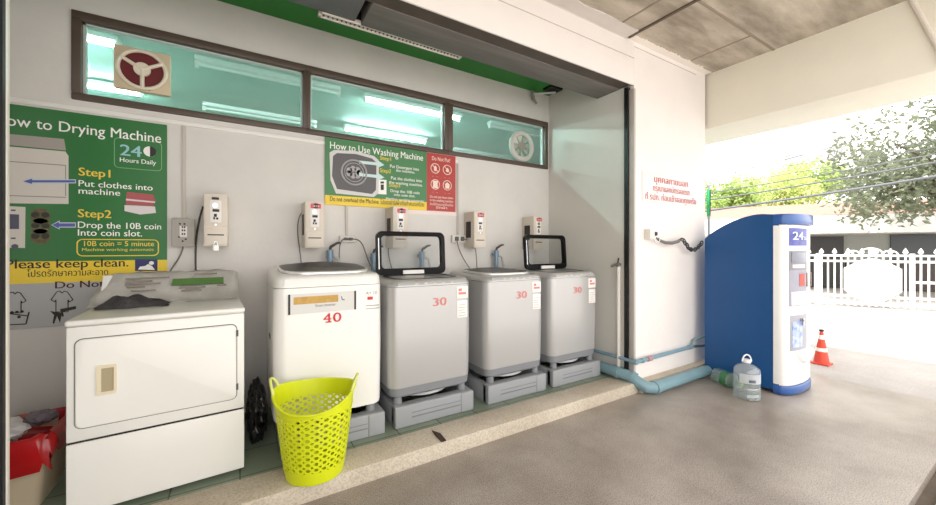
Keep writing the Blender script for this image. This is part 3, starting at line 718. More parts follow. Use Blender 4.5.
# white machine marked 40
r, cx, fy = washer(.492, .324, .295, 1.085, 1.155, 1.20, PLASTICW, False, 'white top loading washing machine marked 40 behind the yellow basket', '40', True)
def fp(px, py, Y=-.8185): return onY(px, py, Y)
m = MB(); m.text('4', *(lambda a, b: (a, b))(fp(323, 321)[0], fp(331, 321)[0]), .862, .062, fy-.002, .012); m.text('0', fp(333, 321)[0], fp(341, 321)[0], .862, .062, fy-.002, .012)
x = fp(328.8, 320)[0]; m.plate([(x-.020, .862), (x+.016, .862), (x+.016, .870), (x-.020, .870)], fy-.002)
m.build('price_figure', RED, r, smooth=False)
(xa, za), (xb, zb) = fp(288, 305.5), fp(356, 286.5)
za, zb = .930, 1.050
box(xa, xb, fy-.0015, fy+.004, za, zb).build('energy_label', mat('label_grey', (214, 212, 208), .3), r)
box(xa+.03, xa+.285, fy-.003, fy, zb-.062, zb-.018).build('gold_strip', mat('gold_foil', (206, 162, 72), .35, var=.25, scale=30), r)
m = MB(); m.box(xa, xa+.012, fy-.003, fy, za, zb); m.box(xb-.012, xb, fy-.003, fy, za, zb); m.build('label_edge', INKK, r)
m = MB(); m.text('Smart Inverter', xa+.15, xa+.27, za+.036, .016, fy-.003, .008)
m.tube([(xa+.305, fy-.002, zb-.03), (xa+.31, fy-.002, zb-.05), (xa+.325, fy-.002, zb-.052)], .003, 6)
m.build('lettering', mat('ink_grey', (110, 108, 112), .5), r, smooth=False)
m = MB(); m.box(.742-.03, .742+.005, fy-.001, fy+.004, .985, 1.005); m.build('sticker', RED, r, label='small red sticker')
m = MB(); m.text('A+ 10', .700, .775, 1.02, .022, fy-.001, .0); m.box(.700, .79, fy-.001, fy+.004, .945, .949); m.box(.700, .79, fy-.001, fy+.004, .925, .929); m.build('print', mat('ink_soft', (150, 142, 140), .5), r, smooth=False)
# three grey washers
GW = [(1.195, .327, True, 'silver grey washing machine with its lid up next to the white one'),
      (1.96, .305, False, 'silver grey washing machine with closed lid between two open ones'),
      (2.66, .308, True, 'silver grey washing machine with its lid up in the corner')]
for cx, hw, op, lab in GW:
    r, cx, fy = washer(cx, hw, .355, 1.052, 1.098, 1.115, SILVER, op, lab, '30')
    m = MB(); nx_ = {1.195: 1.187, 1.96: 1.955, 2.66: 2.625}[cx]; m.text('3', nx_, nx_+.046, .905, .062, fy-.002, .01); m.text('0', nx_+.058, nx_+.110, .905, .062, fy-.002, .01); m.build('price_figure', REDF, r, smooth=False)
    lx = cx+hw-.135
    box(lx, lx+.09, fy-.002, fy+.003, .80, .93, bev=.001).build('care_label', PAPER, r)
    box(lx-.004, lx+.094, fy-.002, fy+.003, .945, 1.035, bev=.001).build('info_label', PAPER, r)
    m = MB(); m.box(lx+.012, lx+.078, fy-.003, fy, .975, .992); m.box(lx+.012, lx+.04, fy-.003, fy, 1.0, 1.02); m.build('label_print', REDF, r)
    m = MB()
    for k in range(5): m.box(lx+.012, lx+.078-.01*(k % 3), fy-.003, fy, .815+.02*k, .818+.02*k)
    m.build('label_lines', mat('ink_soft', (150, 142, 140), .5), r)

# ------------------------------------------------------------------ dryer
RZ = math.radians(3)
r = thing('tumble_dryer', 'large white front loading dryer at the left with a pull handle door', 'dryer', (.02, -.857, PZ), RZ)
M = r.matrix_basis.copy()
def D(mb): mb.bm.transform(M); return mb           # dryer is built in its own frame, x -0.70..0, y 0 front
DW, DH, DD = .683, .905, .70
m = MB(); m.box(-DW, 0, .012, DD, .02, DH-.02, bev=.008); D(m).build('cabinet', DRYW, r)
m = MB(); m.box(-DW, 0, 0, .02, .025, .347, bev=.005, seg=3); D(m).build('lower_panel', DRYW, r)
m = MB(); m.box(-DW, 0, 0, .02, .356, DH-.032, bev=.006, seg=3); D(m).build('front_panel', DRYW, r)
m = MB(); m.box(-DW-.003, .003, -.012, DD, DH-.028, DH, bev=.010, seg=3); D(m).build('top', DRYW, r)
m = MB(); m.box(-DW+.004, -.004, .006, .02, .343, .360); D(m).build('panel_gap_shade', mat('gap_shade', (30, 28, 27), .7), r)  # dark strip stands in for the shade inside the gap
o = rrect(.312, .205, .03, 6, -.345, .615); i = rrect(.308, .201, .027, 6, -.345, .615)
m = MB(); m.loft([[(x, -.001, z) for x, z in o], [(x, .004, z) for x, z in o]]); D(m).build('door_seam', mat('door_dark', (88, 84, 80), .6), r)  # dark grey seam line round the door
m = MB(); m.loft([[(x, .004, z) for x, z in i], [(x, -.006, z) for x, z in i], [(-.345+(x+.345)*.985, -.010, .615+(z-.615)*.98) for x, z in i]]); dr = D(m).build('door', DRYW, r)
m = MB(); o = rrect(.034, .068, .006, 4, -.548, .622); ii = rrect(.023, .054, .004, 4, -.545, .622)
m.loft([[(x, -.009, z) for x, z in o], [(x, -.018, z) for x, z in o], [(x, -.018, z) for x, z in ii], [(x, -.012, z) for x, z in ii]]); D(m).build('handle', mat('handle_cream', (226, 214, 186), .4), dr)
m = MB(); m.box(-.566, -.524, -.0125, -.0115, .568, .676)
for k in range(14): m.box(-.561, -.529, -.0145, -.012, .572+k*.0074, .5755+k*.0074)
D(m).build('handle_grip', mat('grip_beige', (176, 162, 130), .5), dr)
m = MB()
for z in (.46, .75): m.box(-.040, -.028, -.008, -.002, z, z+.035, bev=.002)
split(D(m), 'door_catch', mat('door_dark', (88, 84, 80), .6), r)
for x in (-.62, -.06):
    m = MB(); m.cyl((x, .08, 0), (x, .08, .03), .02, n=14); D(m).build('foot', GREYD, r)
    m = MB(); m.cyl((x, DD-.08, 0), (x, DD-.08, .03), .02, n=14); D(m).build('foot', GREYD, r)
m = MB(); m.prism([(-DW+.02, DD-.22, DH-.002), (-DW+.02, DD-.005, DH-.002), (-DW+.02, DD-.005, DH+.165), (-DW+.02, DD-.12, DH+.165)], (DW-.04, 0, 0)); D(m).build('console', DRYW, r)
# printed cover lying over the console
r2 = thing('printed_cover', 'crumpled white printed sheet draped over the dryer console', 'cover', (.02, -.857, PZ+DH), RZ)
m = MB(); nx, rows = 26, []
prof = [(DD-.265, .008), (DD-.225, .028), (DD-.185, .085), (DD-.150, .135), (DD-.120, .173), (DD-.06, .176), (DD-.012, .172)]
for (y, z) in prof:
    row = []
    for k in range(nx+1):
        t = k/nx; x = -DW-.015+(DW+.012)*t
        e = max(0, .12-t)/.12; e2 = max(0, t-.95)/.05
        wob = .006*math.sin(17*t+40*y)+.004*math.sin(43*t+90*z)+.003*random.uniform(-1, 1)
        row.append((x, y+wob-.03*e*(z < .1), DH+max(.004, z+wob*.8-.10*e*(z/.18)-.02*e2)))
    rows.append(row)
m.loft(rows, cap0=False, cap1=False, closed=False)
bmesh.ops.solidify(m.bm, geom=list(m.bm.faces), thickness=.003)
D(m).build('sheet', mat('printed_film', (246, 243, 238), .45, rgb2=(226, 221, 214), scale=9, bump=.3, bscale=18), r2, angle=70)
def sl(x0, x1, s0, s1):    # a strip printed on the slanted face of the cover
    f = lambda s: (DD-.232+.085*s, .045+.118*s)
    (ya, za), (yb_, zb_) = f(s0), f(s1)
    return [(x0, ya-.012, DH+za+.004), (x1, ya-.012, DH+za+.004), (x1, yb_-.012, DH+zb_+.004), (x0, yb_-.012, DH+zb_+.004)]
m = MB(); m.prism(sl(-.345, -.085, .42, .74), (0, .003, -.002)); D(m).build('green_bar', mat('print_green', (84, 122, 62), .5), r2)
m = MB()
for x0, x1, s in ((-.56, -.36, .80), (-.56, -.44, .66), (-.56, -.40, .52), (-.55, -.47, .40), (-.53, -.42, .22), (-.31, -.18, .26), (-.30, -.20, .12), (-.24, -.12, .92), (-.12, -.07, .3)): m.prism(sl(x0, x1, s, s+.055), (0, .003, -.002))
split(D(m), 'print_line', mat('print_faint', (146, 136, 126), .5), r2)
m = MB(); nx, ny = 16, 6; rows = []
for j in range(ny+1):
    row = []
    for k in range(nx+1):
        u, v = k/nx, j/ny
        h = math.sin(PI*u)**.6*math.sin(PI*v)**.6 if 0 < u < 1 and 0 < v < 1 else 0
        row.append((-.655+.30*u+.012*math.sin(9*v),   .30+.15*v+.012*math.sin(11*u), DH+.003+.055*h*(.55+.45*math.sin(11*u+3*v)*math.sin(7*v+5*u)+.35)))
    rows.append(row)
m.loft(rows, False, False, False); bmesh.ops.solidify(m.bm, geom=list(m.bm.faces), thickness=.002)
setp(D(m).build('dark_cloth', mat('charcoal_cloth', (118, 114, 116), .9, var=.4, scale=22, bump=.6, bscale=60), None, angle=80), 'crumpled dark grey cloth on top of the dryer at its left', 'cloth')

# ------------------------------------------------------------------ bin at the left, dark bag behind the basket
bx, by = -.985, -.52
r = thing('waste_bin', 'cream rectangular bin with a red liner left of the dryer', 'bin', (bx, by, PZ))
a = lambda hx, hy, z: [(x, y, PZ+z) for x, y in rrect(hx, hy, .03, 5, bx, by)]
m = MB(); m.loft([a(.17, .15, 0), a(.20, .175, .31), a(.212, .185, .315), a(.212, .185, .33), a(.192, .168, .33), a(.16, .14, .02)], cap1=True); m.build('tub', mat('cream_bin', (214, 196, 168), .5), r)
m = MB(); lp = []
for hx, z, dz in ((.18, .20, 0), (.19, .335, .006), (.212, .352, .01), (.232, .342, .012), (.236, .27, .02), (.232, .215, .04)):
    q = rrect(hx, hx*.88, .045, 7, bx, by)
    lp.append([(x+.008*math.sin(k*2.1+z*30), y+.008*math.cos(k*1.7+z*20), PZ+z+dz*math.sin(k*1.3)+ (.02*math.sin(k*.45) if z < .3 else 0)) for k, (x, y) in enumerate(q)])
m.loft(lp, False, False); m.build('liner', mat('red_bag_film', (196, 26, 30), .3, var=.25, scale=8, coat=.3), r, angle=70)
for px_, py_, pz_, s_, c_, nm, lab in ((bx+.0, by-.05, .29, .095, (226, 224, 226), 'plastic_bag', 'crumpled clear white plastic bag in the red lined bin'), (bx+.10, by+.085, .29, .06, (120, 112, 122), 'crumpled_wrapper', 'grey crumpled wrapper at the back of the red lined bin')):
    m = MB(); bmesh.ops.create_icosphere(m.bm, subdivisions=3, radius=1)
    for v in m.bm.verts:
        n_ = v.co.normalized(); k = 1+.22*math.sin(7*n_.x+3*n_.z)*math.sin(6*n_.y+2)+.10*random.uniform(-1, 1)
        v.co = Vector((px_+n_.x*s_*k, py_+n_.y*s_*k, PZ+pz_+.06+n_.z*s_*k*.55))
    setp(m.build(nm, mat(nm, c_, .25, coat=.3), None, angle=20), lab, 'rubbish')
m = MB(); bmesh.ops.create_icosphere(m.bm, subdivisions=4, radius=1)
for v in m.bm.verts:
    n_ = v.co.normalized(); k = 1+.10*math.sin(9*n_.x+4*n_.z)*math.sin(8*n_.y)+.08*math.sin(17*n_.z+5*n_.x)
    v.co = Vector((.092+n_.x*.060*k, -.50+n_.y*.17*k, PZ+.175+n_.z*.175*k*(1+.4*max(0, n_.y))))
setp(m.build('black_bag', mat('black_film', (22, 20, 21), .25, bump=.6, bscale=26), None, angle=60), 'bunched black plastic bag in the gap between dryer and white washer', 'bag')

# ------------------------------------------------------------------ yellow laundry basket
bkx, bky = .352, -1.055; bkz = PZ+.001; BRZ = math.radians(-22)
r = thing('laundry_basket', 'bright yellow perforated laundry basket with two horn handles on the kerb', 'basket', (bkx, bky, bkz), BRZ)
def bpt(th, z):                            # outer wall of the basket
    t = z/.5; a = .146+.066*t**.8; b = .136+.05*t**.8
    return (a*math.cos(th), b*math.sin(th), z)
m = MB(); NC, NR = 26, 9; z0, z1 = .07, .362; dz = (z1-z0)/NR
for i in range(NC):
    for j in range(NR):
        tc, zc = 2*PI*(i+.5)/NC, z0+dz*(j+.5); ht, hz = PI/NC, dz/2
        out, inn = [], []
        for k in range(12):
            a = 2*PI*k/12
            c_, s_ = math.cos(a), math.sin(a); q = max(abs(c_), abs(s_)); out.append((c_/q, s_/q)); inn.append((.53*c_, .53*s_))
        O = [m.bm.verts.new(bpt(tc+u*ht, zc+v*hz)) for u, v in out]; I = [m.bm.verts.new(bpt(tc+u*ht, zc+v*hz)) for u, v in inn]
        for k in range(12): m.bm.faces.new((O[k], O[(k+1) % 12], I[(k+1) % 12], I[k]))
def band_(zs, n=102):
    V = [[m.bm.verts.new(bpt(2*PI*k/n, f(2*PI*k/n))) for k in range(n)] for f in zs]
    for A, B in zip(V, V[1:]):
        for k in range(n): m.bm.faces.new((A[k], A[(k+1) % n], B[(k+1) % n], B[k]))
rimz = lambda th: .415+.045*abs(math.cos(th))**3+.032*math.sin(th)
band_([lambda t: 0.004, lambda t: .04, lambda t: z0]); band_([lambda t: z1, lambda t: (z1+rimz(t))/2, rimz])
bmesh.ops.remove_doubles(m.bm, verts=m.bm.verts, dist=.0008)
bmesh.ops.recalc_face_normals(m.bm, faces=m.bm.faces)
bmesh.ops.solidify(m.bm, geom=list(m.bm.faces), thickness=.003)
m.build('wall', YELLOW, r, local=True, angle=40)
m = MB(); m.loft([[bpt(2*PI*k/48, .003) for k in range(48)], [bpt(2*PI*k/48, .007) for k in range(48)]]); m.build('bottom', YELLOW, r, local=True)
m = MB(); m.tube([Vector(bpt(2*PI*k/72, rimz(2*PI*k/72)))+Vector((.004*math.cos(2*PI*k/72), .004*math.sin(2*PI*k/72), 0)) for k in range(72)], .006, 8, closed=True); m.build('rim', YELLOW, r, local=True)
for s in (0, PI):
    m = MB(); pts = []
    for k in range(15):
        t = k/14; th = s+(t-.5)*.50; z = rimz(th)+.062*math.sin(PI*t)**.7
        p = Vector(bpt(th, z)); pts.append(p+Vector((math.cos(s)*.012*math.sin(PI*t), 0, 0)))
    m.tube(pts, [.0075 if 0 < k < 14 else .009 for k in range(15)], 8); m.build('handle', mat('pale_yellow_plastic', (216, 222, 120), .4), r, local=True)

# rusty sliver on the kerb
m = MB(); m.prism([(1.085, -1.145, PZ+.002), (1.118, -1.150, PZ+.002), (1.128, -1.05, PZ+.002), (1.098, -.985, PZ+.002), (1.09, -1.04, PZ+.002)], (0, 0, .006))
setp(m.build('rusty_strip', mat('rust_brown', (74, 54, 42), .8, var=.4, scale=40), None), 'small dark brown rusty strip lying across the kerb', 'strip')

# ------------------------------------------------------------------ pipes in the corner
r = thing('drain_pipe', 'thick pale blue drain pipe lying along the foot of the cream pillar', 'pipe', (3.2, -1.24, 0))
m = MB(); m.tube([(3.045, -.30, PZ+.056), (3.045, -.98, PZ+.056)], .052, 20); m.tube([(3.045, -.98, PZ+.056), (3.06, -1.08, PZ+.05), (3.13, -1.215, .064), (3.21, -1.245, .058)], .052, 20); m.tube([(3.21, -1.245, .058), (4.130, -1.245, .058)], .052, 20); m.build('pipe', PVC, r)
for p, q in (((3.045, -.96, PZ+.056), (3.047, -1.0, PZ+.056)), ((3.068, -1.10, .142), (3.085, -1.14, .122)), ((3.20, -1.243, .058), (3.25, -1.245, .058))):
    m = MB(); m.cyl(p, q, .058, n=20); m.build('coupling', PVC, r)
r = thing('water_pipe', 'thin blue water pipe running round the corner of the cream pillar', 'pipe', (3.1, -1.13, .28))
m = MB(); m.tube([(3.07, -.25, .285), (3.07, -1.135, .285)], .016, 12); m.tube([(3.07, -1.135, .285), (3.06, -1.15, .285), (4.02, -1.13, .285)], .017, 12); m.build('pipe', mat('blue_pvc_thin', (124, 156, 174), .4), r)
m = MB(); m.cyl((3.16, -1.15, .285), (3.19, -1.15, .285), .022, n=14); m.cyl((4.0, -1.13, .285), (4.06, -1.13, .285), .022, n=14); m.cyl((3.066, -1.11, .285), (3.07, -1.165, .285), .022, n=14); split(m, 'fitting', PVC, r)
m = MB(); m.cyl((3.25, -1.149, .285), (3.31, -1.148, .285), .024, n=14); m.build('union', mat('pink_union', (186, 140, 140), .5), r)
m = MB(); m.tube([(4.04, -1.13, .285), (4.08, -1.13, .345), (4.40, -1.15, .385)], .012, 10); m.build('hose', PVC, r)
m = MB(); m.tube([(4.06, -1.13, .285), (4.40, -1.15, .262)], .014, 10); m.build('hose', mat('dark_hose', (66, 80, 92), .5), r, label='dark hose')
r = thing('standpipe', 'upright white pipe with a small tap on the return wall', 'pipe', (3.07, -1.0, PZ))
m = MB(); m.cyl((3.07, -.97, PZ+.108), (3.07, -.97, 1.16), .017, n=14); m.build('pipe', mat('white_pvc', (222, 216, 208), .45), r)
m = MB(); m.tube([(3.07, -.97, 1.16), (3.065, -.94, 1.165), (3.055, -.90, 1.15)], .013, 10); m.cyl((3.085, -.97, 1.165), (3.05, -.97, 1.165), .02, n=12); m.build('tap', mat('dull_steel', (150, 144, 138), .35, metal=.6), r)
m = MB(); m.tube([(3.06, -.97, 1.18), (3.05, -.985, 1.215), (3.045, -.99, 1.23)], .008, 8); m.build('lever', mat('tap_lever', (72, 60, 56), .4), r)

# lock and chain between pillar and water dispenser
r = thing('lock_and_chain', 'black sleeved security chain fixed to the cream pillar by a small lock', 'chain', (3.35, -1.12, 1.45))
cx_, cz_ = onY(650, 234, -1.12)
box(cx_-.065, cx_+.03, -1.165, -1.10, cz_-.05, cz_+.045, bev=.006).build('bracket', mat('bracket_white', (226, 220, 212), .4), r)
box(cx_+.005, cx_+.045, -1.172, -1.12, cz_-.02, cz_+.02, bev=.006).build('lock_face', INKK, r)
def oy(px, py, Y): x, z = onY(px, py, Y); return Vector((x, Y, z))
m = MB(); m.tube([oy(*p, -1.16) for p in ((655, 237), (659, 240), (665, 242.5), (672, 243), (678, 241.5), (682, 238.5))], [.006, .012, .016, .018, .016, .010], 10); m.build('sleeve', mat('grey_sleeve', (112, 108, 106), .6), r)
m = MB(); c = oy(657, 239, -1.17); m.ring(c, (.3, 1, 0), .03, .005, 18, 6); m.build('key_ring', CHROME, r)
pts = [oy(*p, -1.18) for p in ((683, 240), (686, 244), (689, 248.5), (693, 250.5), (697, 248.5), (700, 245), (703, 241.5))]
fine = []
for a_, b_ in zip(pts, pts[1:]): fine += [a_.lerp(b_, k/2) for k in range(2)]
m = MB()
for k, p in enumerate(fine):
    t = (fine[min(k+1, len(fine)-1)]-fine[max(k-1, 0)]).normalized(); n_ = Vector((0, 1, 0)) if k % 2 else t.cross(Vector((0, 1, 0))); u = n_.cross(t).normalized()
    m.tube([p+t*.030*math.cos(a)+u*.020*math.sin(a) for a in [2*PI*j/12 for j in range(12)]], .006, 6, closed=True)
m.build('chain_links', mat('dark_steel', (70, 70, 74), .35, metal=.6), r)

# ------------------------------------------------------------------ water dispenser
dx0, dx1, dyb, dyf = 4.138, 4.74, -1.215, -1.835
r = thing('water_dispenser', 'tall dark blue water vending machine with arched top and white bowed front', 'vending machine', ((dx0+dx1)/2, -1.5, 0))
prof = [(dyb, .03), (dyb, 1.42)]
for k in range(1, 15):
    t = k/14; y = dyb+(dyf-.02-dyb)*t
    prof.append((y, 1.42+.225*math.sin(min(1, t*1.22)*PI/2)**.85-(.02*max(0, t-.75)/.25)))
prof.append((dyf-.02, .03))
m = MB(); m.prism([(dx0, y, z) for y, z in prof], (dx1-dx0, 0, 0)); bmesh.ops.bevel(m.bm, geom=[e for e in m.bm.edges if abs(e.verts[0].co.x-e.verts[1].co.x) < 1e-5], offset=.010, segments=3, affect='EDGES')
m.build('cabinet', BLUEM, r, angle=40)
xc, hwf = (dx0+dx1)/2, (dx1-dx0)/2
def arc(z, bulge, inset=0, n=20):
    return [(xc-(hwf-inset)*math.cos(PI*k/n), dyf-bulge*math.sin(PI*k/n)**.8, z) for k in range(n+1)]
def slab(z0, z1, bulge, inset, mt, name, back=.0):
    m = MB(); L0 = [[*arc(z, b, i), (xc+hwf-i, dyf+.03, z), (xc-hwf+i, dyf+.03, z)] for z, b, i in ((z0, bulge-.006, inset+.004), (z0+.012, bulge, inset), (z1-.012, bulge, inset), (z1, bulge-.006, inset+.004))]
    m.loft(L0); return m.build(name, mt, r, angle=40)
slab(0.01, .085, .115, -.004, BLUET, 'base')
FRW = mat('white_front', (240, 239, 236), .35)
slab(.088, 1.535, .105, -.002, FRW, 'front_panel')
slab(1.538, 1.632, .135, -.006, BLUET, 'top_cap')
def fy_(x): return dyf-.105*max(0, math.sin(math.acos(max(-1, min(1, -(x-xc)/hwf)))))**.8
def patch(x0, x1, z0, z1, mt, name, out=.003, par=None, n=8):
    m = MB(); xs = [x0+(x1-x0)*k/n for k in range(n+1)]
    F = [(x, fy_(x)-out, z0) for x in xs]; B = [(x, fy_(x)+.004, z0) for x in xs[::-1]]
    m.prism(F+B, (0, 0, z1-z0)); return m.build(name, mt, par or r)
xa, xb = 4.19, 4.475
pp = patch(xa, xb, 1.345, 1.505, mat('poster_violet', (84, 88, 176), .35, rgb2=(40, 52, 128), scale=14), 'poster')
m = MB(); m.text('24', xa+.03, xb-.10, 1.40, .075, 0, .02, at=lambda X, Z: (X, fy_(X)-.006, Z)); m.text('ชม.', xa+.21, xb-.02, 1.40, .04, 0, .01, at=lambda X, Z: (X, fy_(X)-.006, Z)); m.build('lettering', mat('poster_white', (222, 232, 250), .4), pp, smooth=False)
dp = patch(xa, xb, 1.125, 1.30, mat('panel_frame_grey', (128, 126, 132), .4), 'control_frame')
patch(xa+.02, xb-.02, 1.19, 1.285, mat('display_glass', (104, 108, 124), .2, coat=.3), 'display', .006, dp)
patch(xa+.03, xb-.06, 1.145, 1.175, mat('panel_strip', (220, 218, 218), .3), 'button_strip', .007, dp)
cp = patch(xa, xb, .80, 1.125, mat('coin_panel', (152, 152, 166), .4, var=.1, scale=9), 'coin_panel')
patch(xa+.13, xb-.06, .98, 1.09, mat('coin_slot_red', (206, 84, 70), .4), 'coin_slot', .006, cp)
patch(xa+.02, xb-.03, .81, .93, mat('price_card', (230, 226, 226), .4), 'price_card', .006, cp)
m = MB()
for k in range(5): z = .825+.02*k; m.prism([(xa+.04, fy_(xa+.04)-.008, z), (xb-.06, fy_(xb-.06)-.008, z), (xb-.06, fy_(xb-.06)-.008, z+.005), (xa+.04, fy_(xa+.04)-.008, z+.005)], (0, .003, 0))
split(m, 'print_line', mat('ink_soft', (150, 142, 140), .5), cp)
m = MB(); q = [(xb-.10, 1.03), (xb-.10, 1.10), (xb-.02, 1.10), (xb-.02, .98), (xb-.10, .98), (xb-.10, 1.03)]
m.tube([(x, fy_(x)-.035, z) for x, z in q], .006, 6); m.build('coin_return_loop', mat('dull_steel', (150, 144, 138), .35, metal=.6), cp)
bay = patch(xa+.01, xb, .40, .72, mat('bay_grey', (158, 158, 168), .4), 'filling_bay')
patch(xa+.03, xb-.11, .43, .66, mat('bay_light_tint', (120, 146, 220), .4, rgb2=(206, 216, 240), scale=22), 'bay_light_patch', .006, bay)  # blue light of the bay put into the colour of a flat patch
m = MB(); m.box(xa+.14, xa+.17, fy_(xa+.15)-.03, fy_(xa+.15), .66, .69, bev=.004); m.cyl((xa+.155, fy_(xa+.155)-.02, .62), (xa+.155, fy_(xa+.155)-.02, .67), .010, n=12); m.build('nozzle', CHROME, bay)
m = MB(); m.loft([[(xc+(.17*k)*math.cos(a), fy_(xc)+.03-(.085*k)*math.sin(a), z) for a in [PI*j/16 for j in range(17)]] for k, z in ((.35, .265), (.75, .30), (1, .36), (1, .385))]); m.build('drip_tray', FRW, r, angle=50)

# ------------------------------------------------------------------ bottles beside the dispenser
CLR = pane_mat('clear_bottle', (.90, .94, .94), .10, .08, milk=.16, milkc=(.85, .90, .90))
WAT = pane_mat('bottle_water', (.86, .90, .90), .06, .1, milk=.10, milkc=(.8, .85, .85))
r = thing('water_jug', 'large clear plastic water bottle standing upright by the blue machine', 'bottle', (3.83, -1.72, 0))
c = (3.83, -1.72, 0)
m = MB(); m.lathe([(.088, 0), (.098, .008), (.098, .05), (.094, .056), (.098, .062), (.098, .105), (.094, .111), (.098, .117), (.098, .235), (.092, .262), (.070, .285), (.030, .298), (.026, .302), (.026, .318)], c, 28); m.build('bottle', CLR, r)
m = MB(); m.lathe([(.084, .004), (.092, .012), (.092, .15)], c, 28); m.build('water', WAT, r)
m = MB(); m.lathe([(.030, .312), (.030, .338)], c, 20); m.build('cap', mat('cap_white', (236, 236, 236), .4), r)
m = MB(); m.tube([(c[0]+.040*SA*math.cos(a), c[1]-.040*CA*math.cos(a), .318+.062*math.sin(a)) for a in [PI*(k/12*1.0) for k in range(13)]], .006, 8); m.build('handle', mat('cap_white', (236, 236, 236), .4), r)
m = MB(); 
m.loft([[(c[0]+.0985*math.cos(a), c[1]+.0985*math.sin(a), z) for a in [math.radians(-190+k*9) for k in range(17)]] for z in (.15, .23)], False, False, False)
m.build('label', pane_mat('bottle_label', (.9, .9, .9), .05, .2, milk=.55, milkc=(.82, .84, .86)), r)
m = MB(); m.loft([[(c[0]+.0995*math.cos(a), c[1]+.0995*math.sin(a), z) for a in [math.radians(-150+k*6) for k in range(6)]] for z in (.16, .185)], False, False, False)
m.build('label_print', mat('ink_slate', (90, 100, 112), .5), r)
def lying(p0, p1, lab, mt, lbl, capm):
    p0, p1 = Vector(p0), Vector(p1); ln = (p1-p0).length; d = (p1-p0).normalized()
    r = thing('plastic_bottle', lab, 'bottle', tuple(p0), 0, 'plastic bottles lying at the foot of the blue machine')
    at = lambda t: p0+d*(ln*t)
    m = MB(); m.tube([at(t) for t in (0, .02, .3, .32, .34, .7, .88, .96, 1)], [.060, .068, .068, .064, .068, .068, .040, .018, .018], 20); m.build('bottle', mt, r)
    m = MB(); m.tube([at(.36), at(.62)], [.0688, .0688], 20, caps=False); m.build('label', lbl, r)
    m = MB(); m.tube([at(.96), at(1.03)], [.021, .021], 16); m.build('cap', capm, r)
GRN = pane_mat('green_film', (.30, .62, .34), .06, .1, milk=.35, milkc=(.10, .36, .14))
CG2 = pane_mat('greyish_bottle', (.78, .88, .86), .10, .10, milk=.16, milkc=(.55, .66, .62))
lying((4.03, -1.375, .069), (3.94, -1.63, .069), 'clear bottle with green label lying against the blue machine', CG2, GRN, mat('cap_lime', (176, 214, 92), .4))

# ------------------------------------------------------------------ traffic cone
r = thing('traffic_cone', 'orange traffic cone with white bands standing on the bright road', 'cone', (5.80, -1.69, -.03))
c = (5.80, -1.69, -.03); ORG = mat('cone_orange', (224, 74, 52), .5)
m = MB(); m.box(c[0]-.082, c[0]+.082, c[1]-.082, c[1]+.082, c[2], c[2]+.02, bev=.006); m.build('base', ORG, r)
pr = lambda z: .075-.056*z/.36
for z0, z1, mt, nm in ((.02, .15, ORG, 'lower_body'), (.15, .19, WHITE, 'white_band'), (.19, .29, ORG, 'middle_body'), (.29, .34, WHITE, 'white_band'), (.34, .385, ORG, 'tip')):
    m = MB(); m.lathe([(pr(z0), z0), (pr(z1), z1)], c, 28); m.build(nm, mt, r)
m = MB(); m.lathe([(.018, .38), (.022, .385), (.022, .40), (.010, .405)], c, 16); m.build('knob', INKK, r)

# ------------------------------------------------------------------ street: fence, house, trees, cables
fd = Vector((1.01, -1.81, 0)).normalized(); fo = Vector((11.67, .12, -.03))
fn = Vector((-fd.y, fd.x, 0))               # towards the house
if fn.x < 0: fn = -fn
def F(s, z, d=0): p = fo+fd*s+fn*d; return Vector((p.x, p.y, z))
FW = mat('white_iron', (240, 238, 232), .5)
r = thing('iron_fence', 'white iron gate and fence with spear tops across the road', 'fence', tuple(F(0, -.03)))
def fbar(s0, s1, z, h, t=.03, name='rail'):
    m = MB(); m.prism([F(s0, z, -t/2), F(s0, z, t/2), F(s0, z+h, t/2), F(s0, z+h, -t/2)], fd*(s1-s0)); m.build(name, FW, r)
s0, s1 = -1.6, 3.2
for z in (.03, .20, 1.00, 1.13): fbar(s0, s1, z, .045)
fbar(1.75, s1, .55, .05)
k = 0; s = s0
while s < s1:
    top = 1.30 if k % 2 else 1.20
    m = MB(); m.prism([F(s-.014, 0, -.012), F(s+.014, 0, -.012), F(s+.014, 0, .012), F(s-.014, 0, .012)], (0, 0, 1.16))
    q = [F(s, 1.16, 0)+Vector((0, 0, h))+fd*(w_)*1.0 for h, w_ in ()]
    if k % 2 == 0:
        m.loft([[F(s, 1.16+h)+w_*(fd*math.cos(a)+fn*math.sin(a)*.5) for a in [2*PI*j/8 for j in range(8)]] for h, w_ in ((0, .012), (.03, .018), (.06, .046), (.10, .036), (.16, .004))])
    m.build('picket', FW, r); s += .115; k += 1
for s in (.18, 1.72):
    m = MB(); m.prism([F(s-.035, -.02, -.03), F(s+.035, -.02, -.03), F(s+.035, -.02, .03), F(s-.035, -.02, .03)], (0, 0, 1.22)); m.build('post', FW, r)
sc = 1.08
hx_ = [(-.46, .36), (-.46, .86), (-.20, 1.04), (0, 1.10), (.20, 1.04), (.47, .86), (.47, .36), (.22, .16), (0, .10), (-.22, .16)]
m = MB(); m.prism([F(sc+a, z, -.05) for a, z in hx_], fn*.02); m.build('hexagonal_plate', mat('plate_white', (248, 247, 244), .5), r)
m = MB()
for a, R in ((-.30, .13), (0, .20), (.30, .13)):
    m.tube([F(sc+a+R*math.cos(t), 1.16+R*.8*math.sin(t)) for t in [PI*j/14 for j in range(15)]], .016, 6)
    m.tube([F(sc+a, 1.16), F(sc+a, 1.16+R*.8)], .02 if a else .045, 6)
m.build('crest', FW, r)
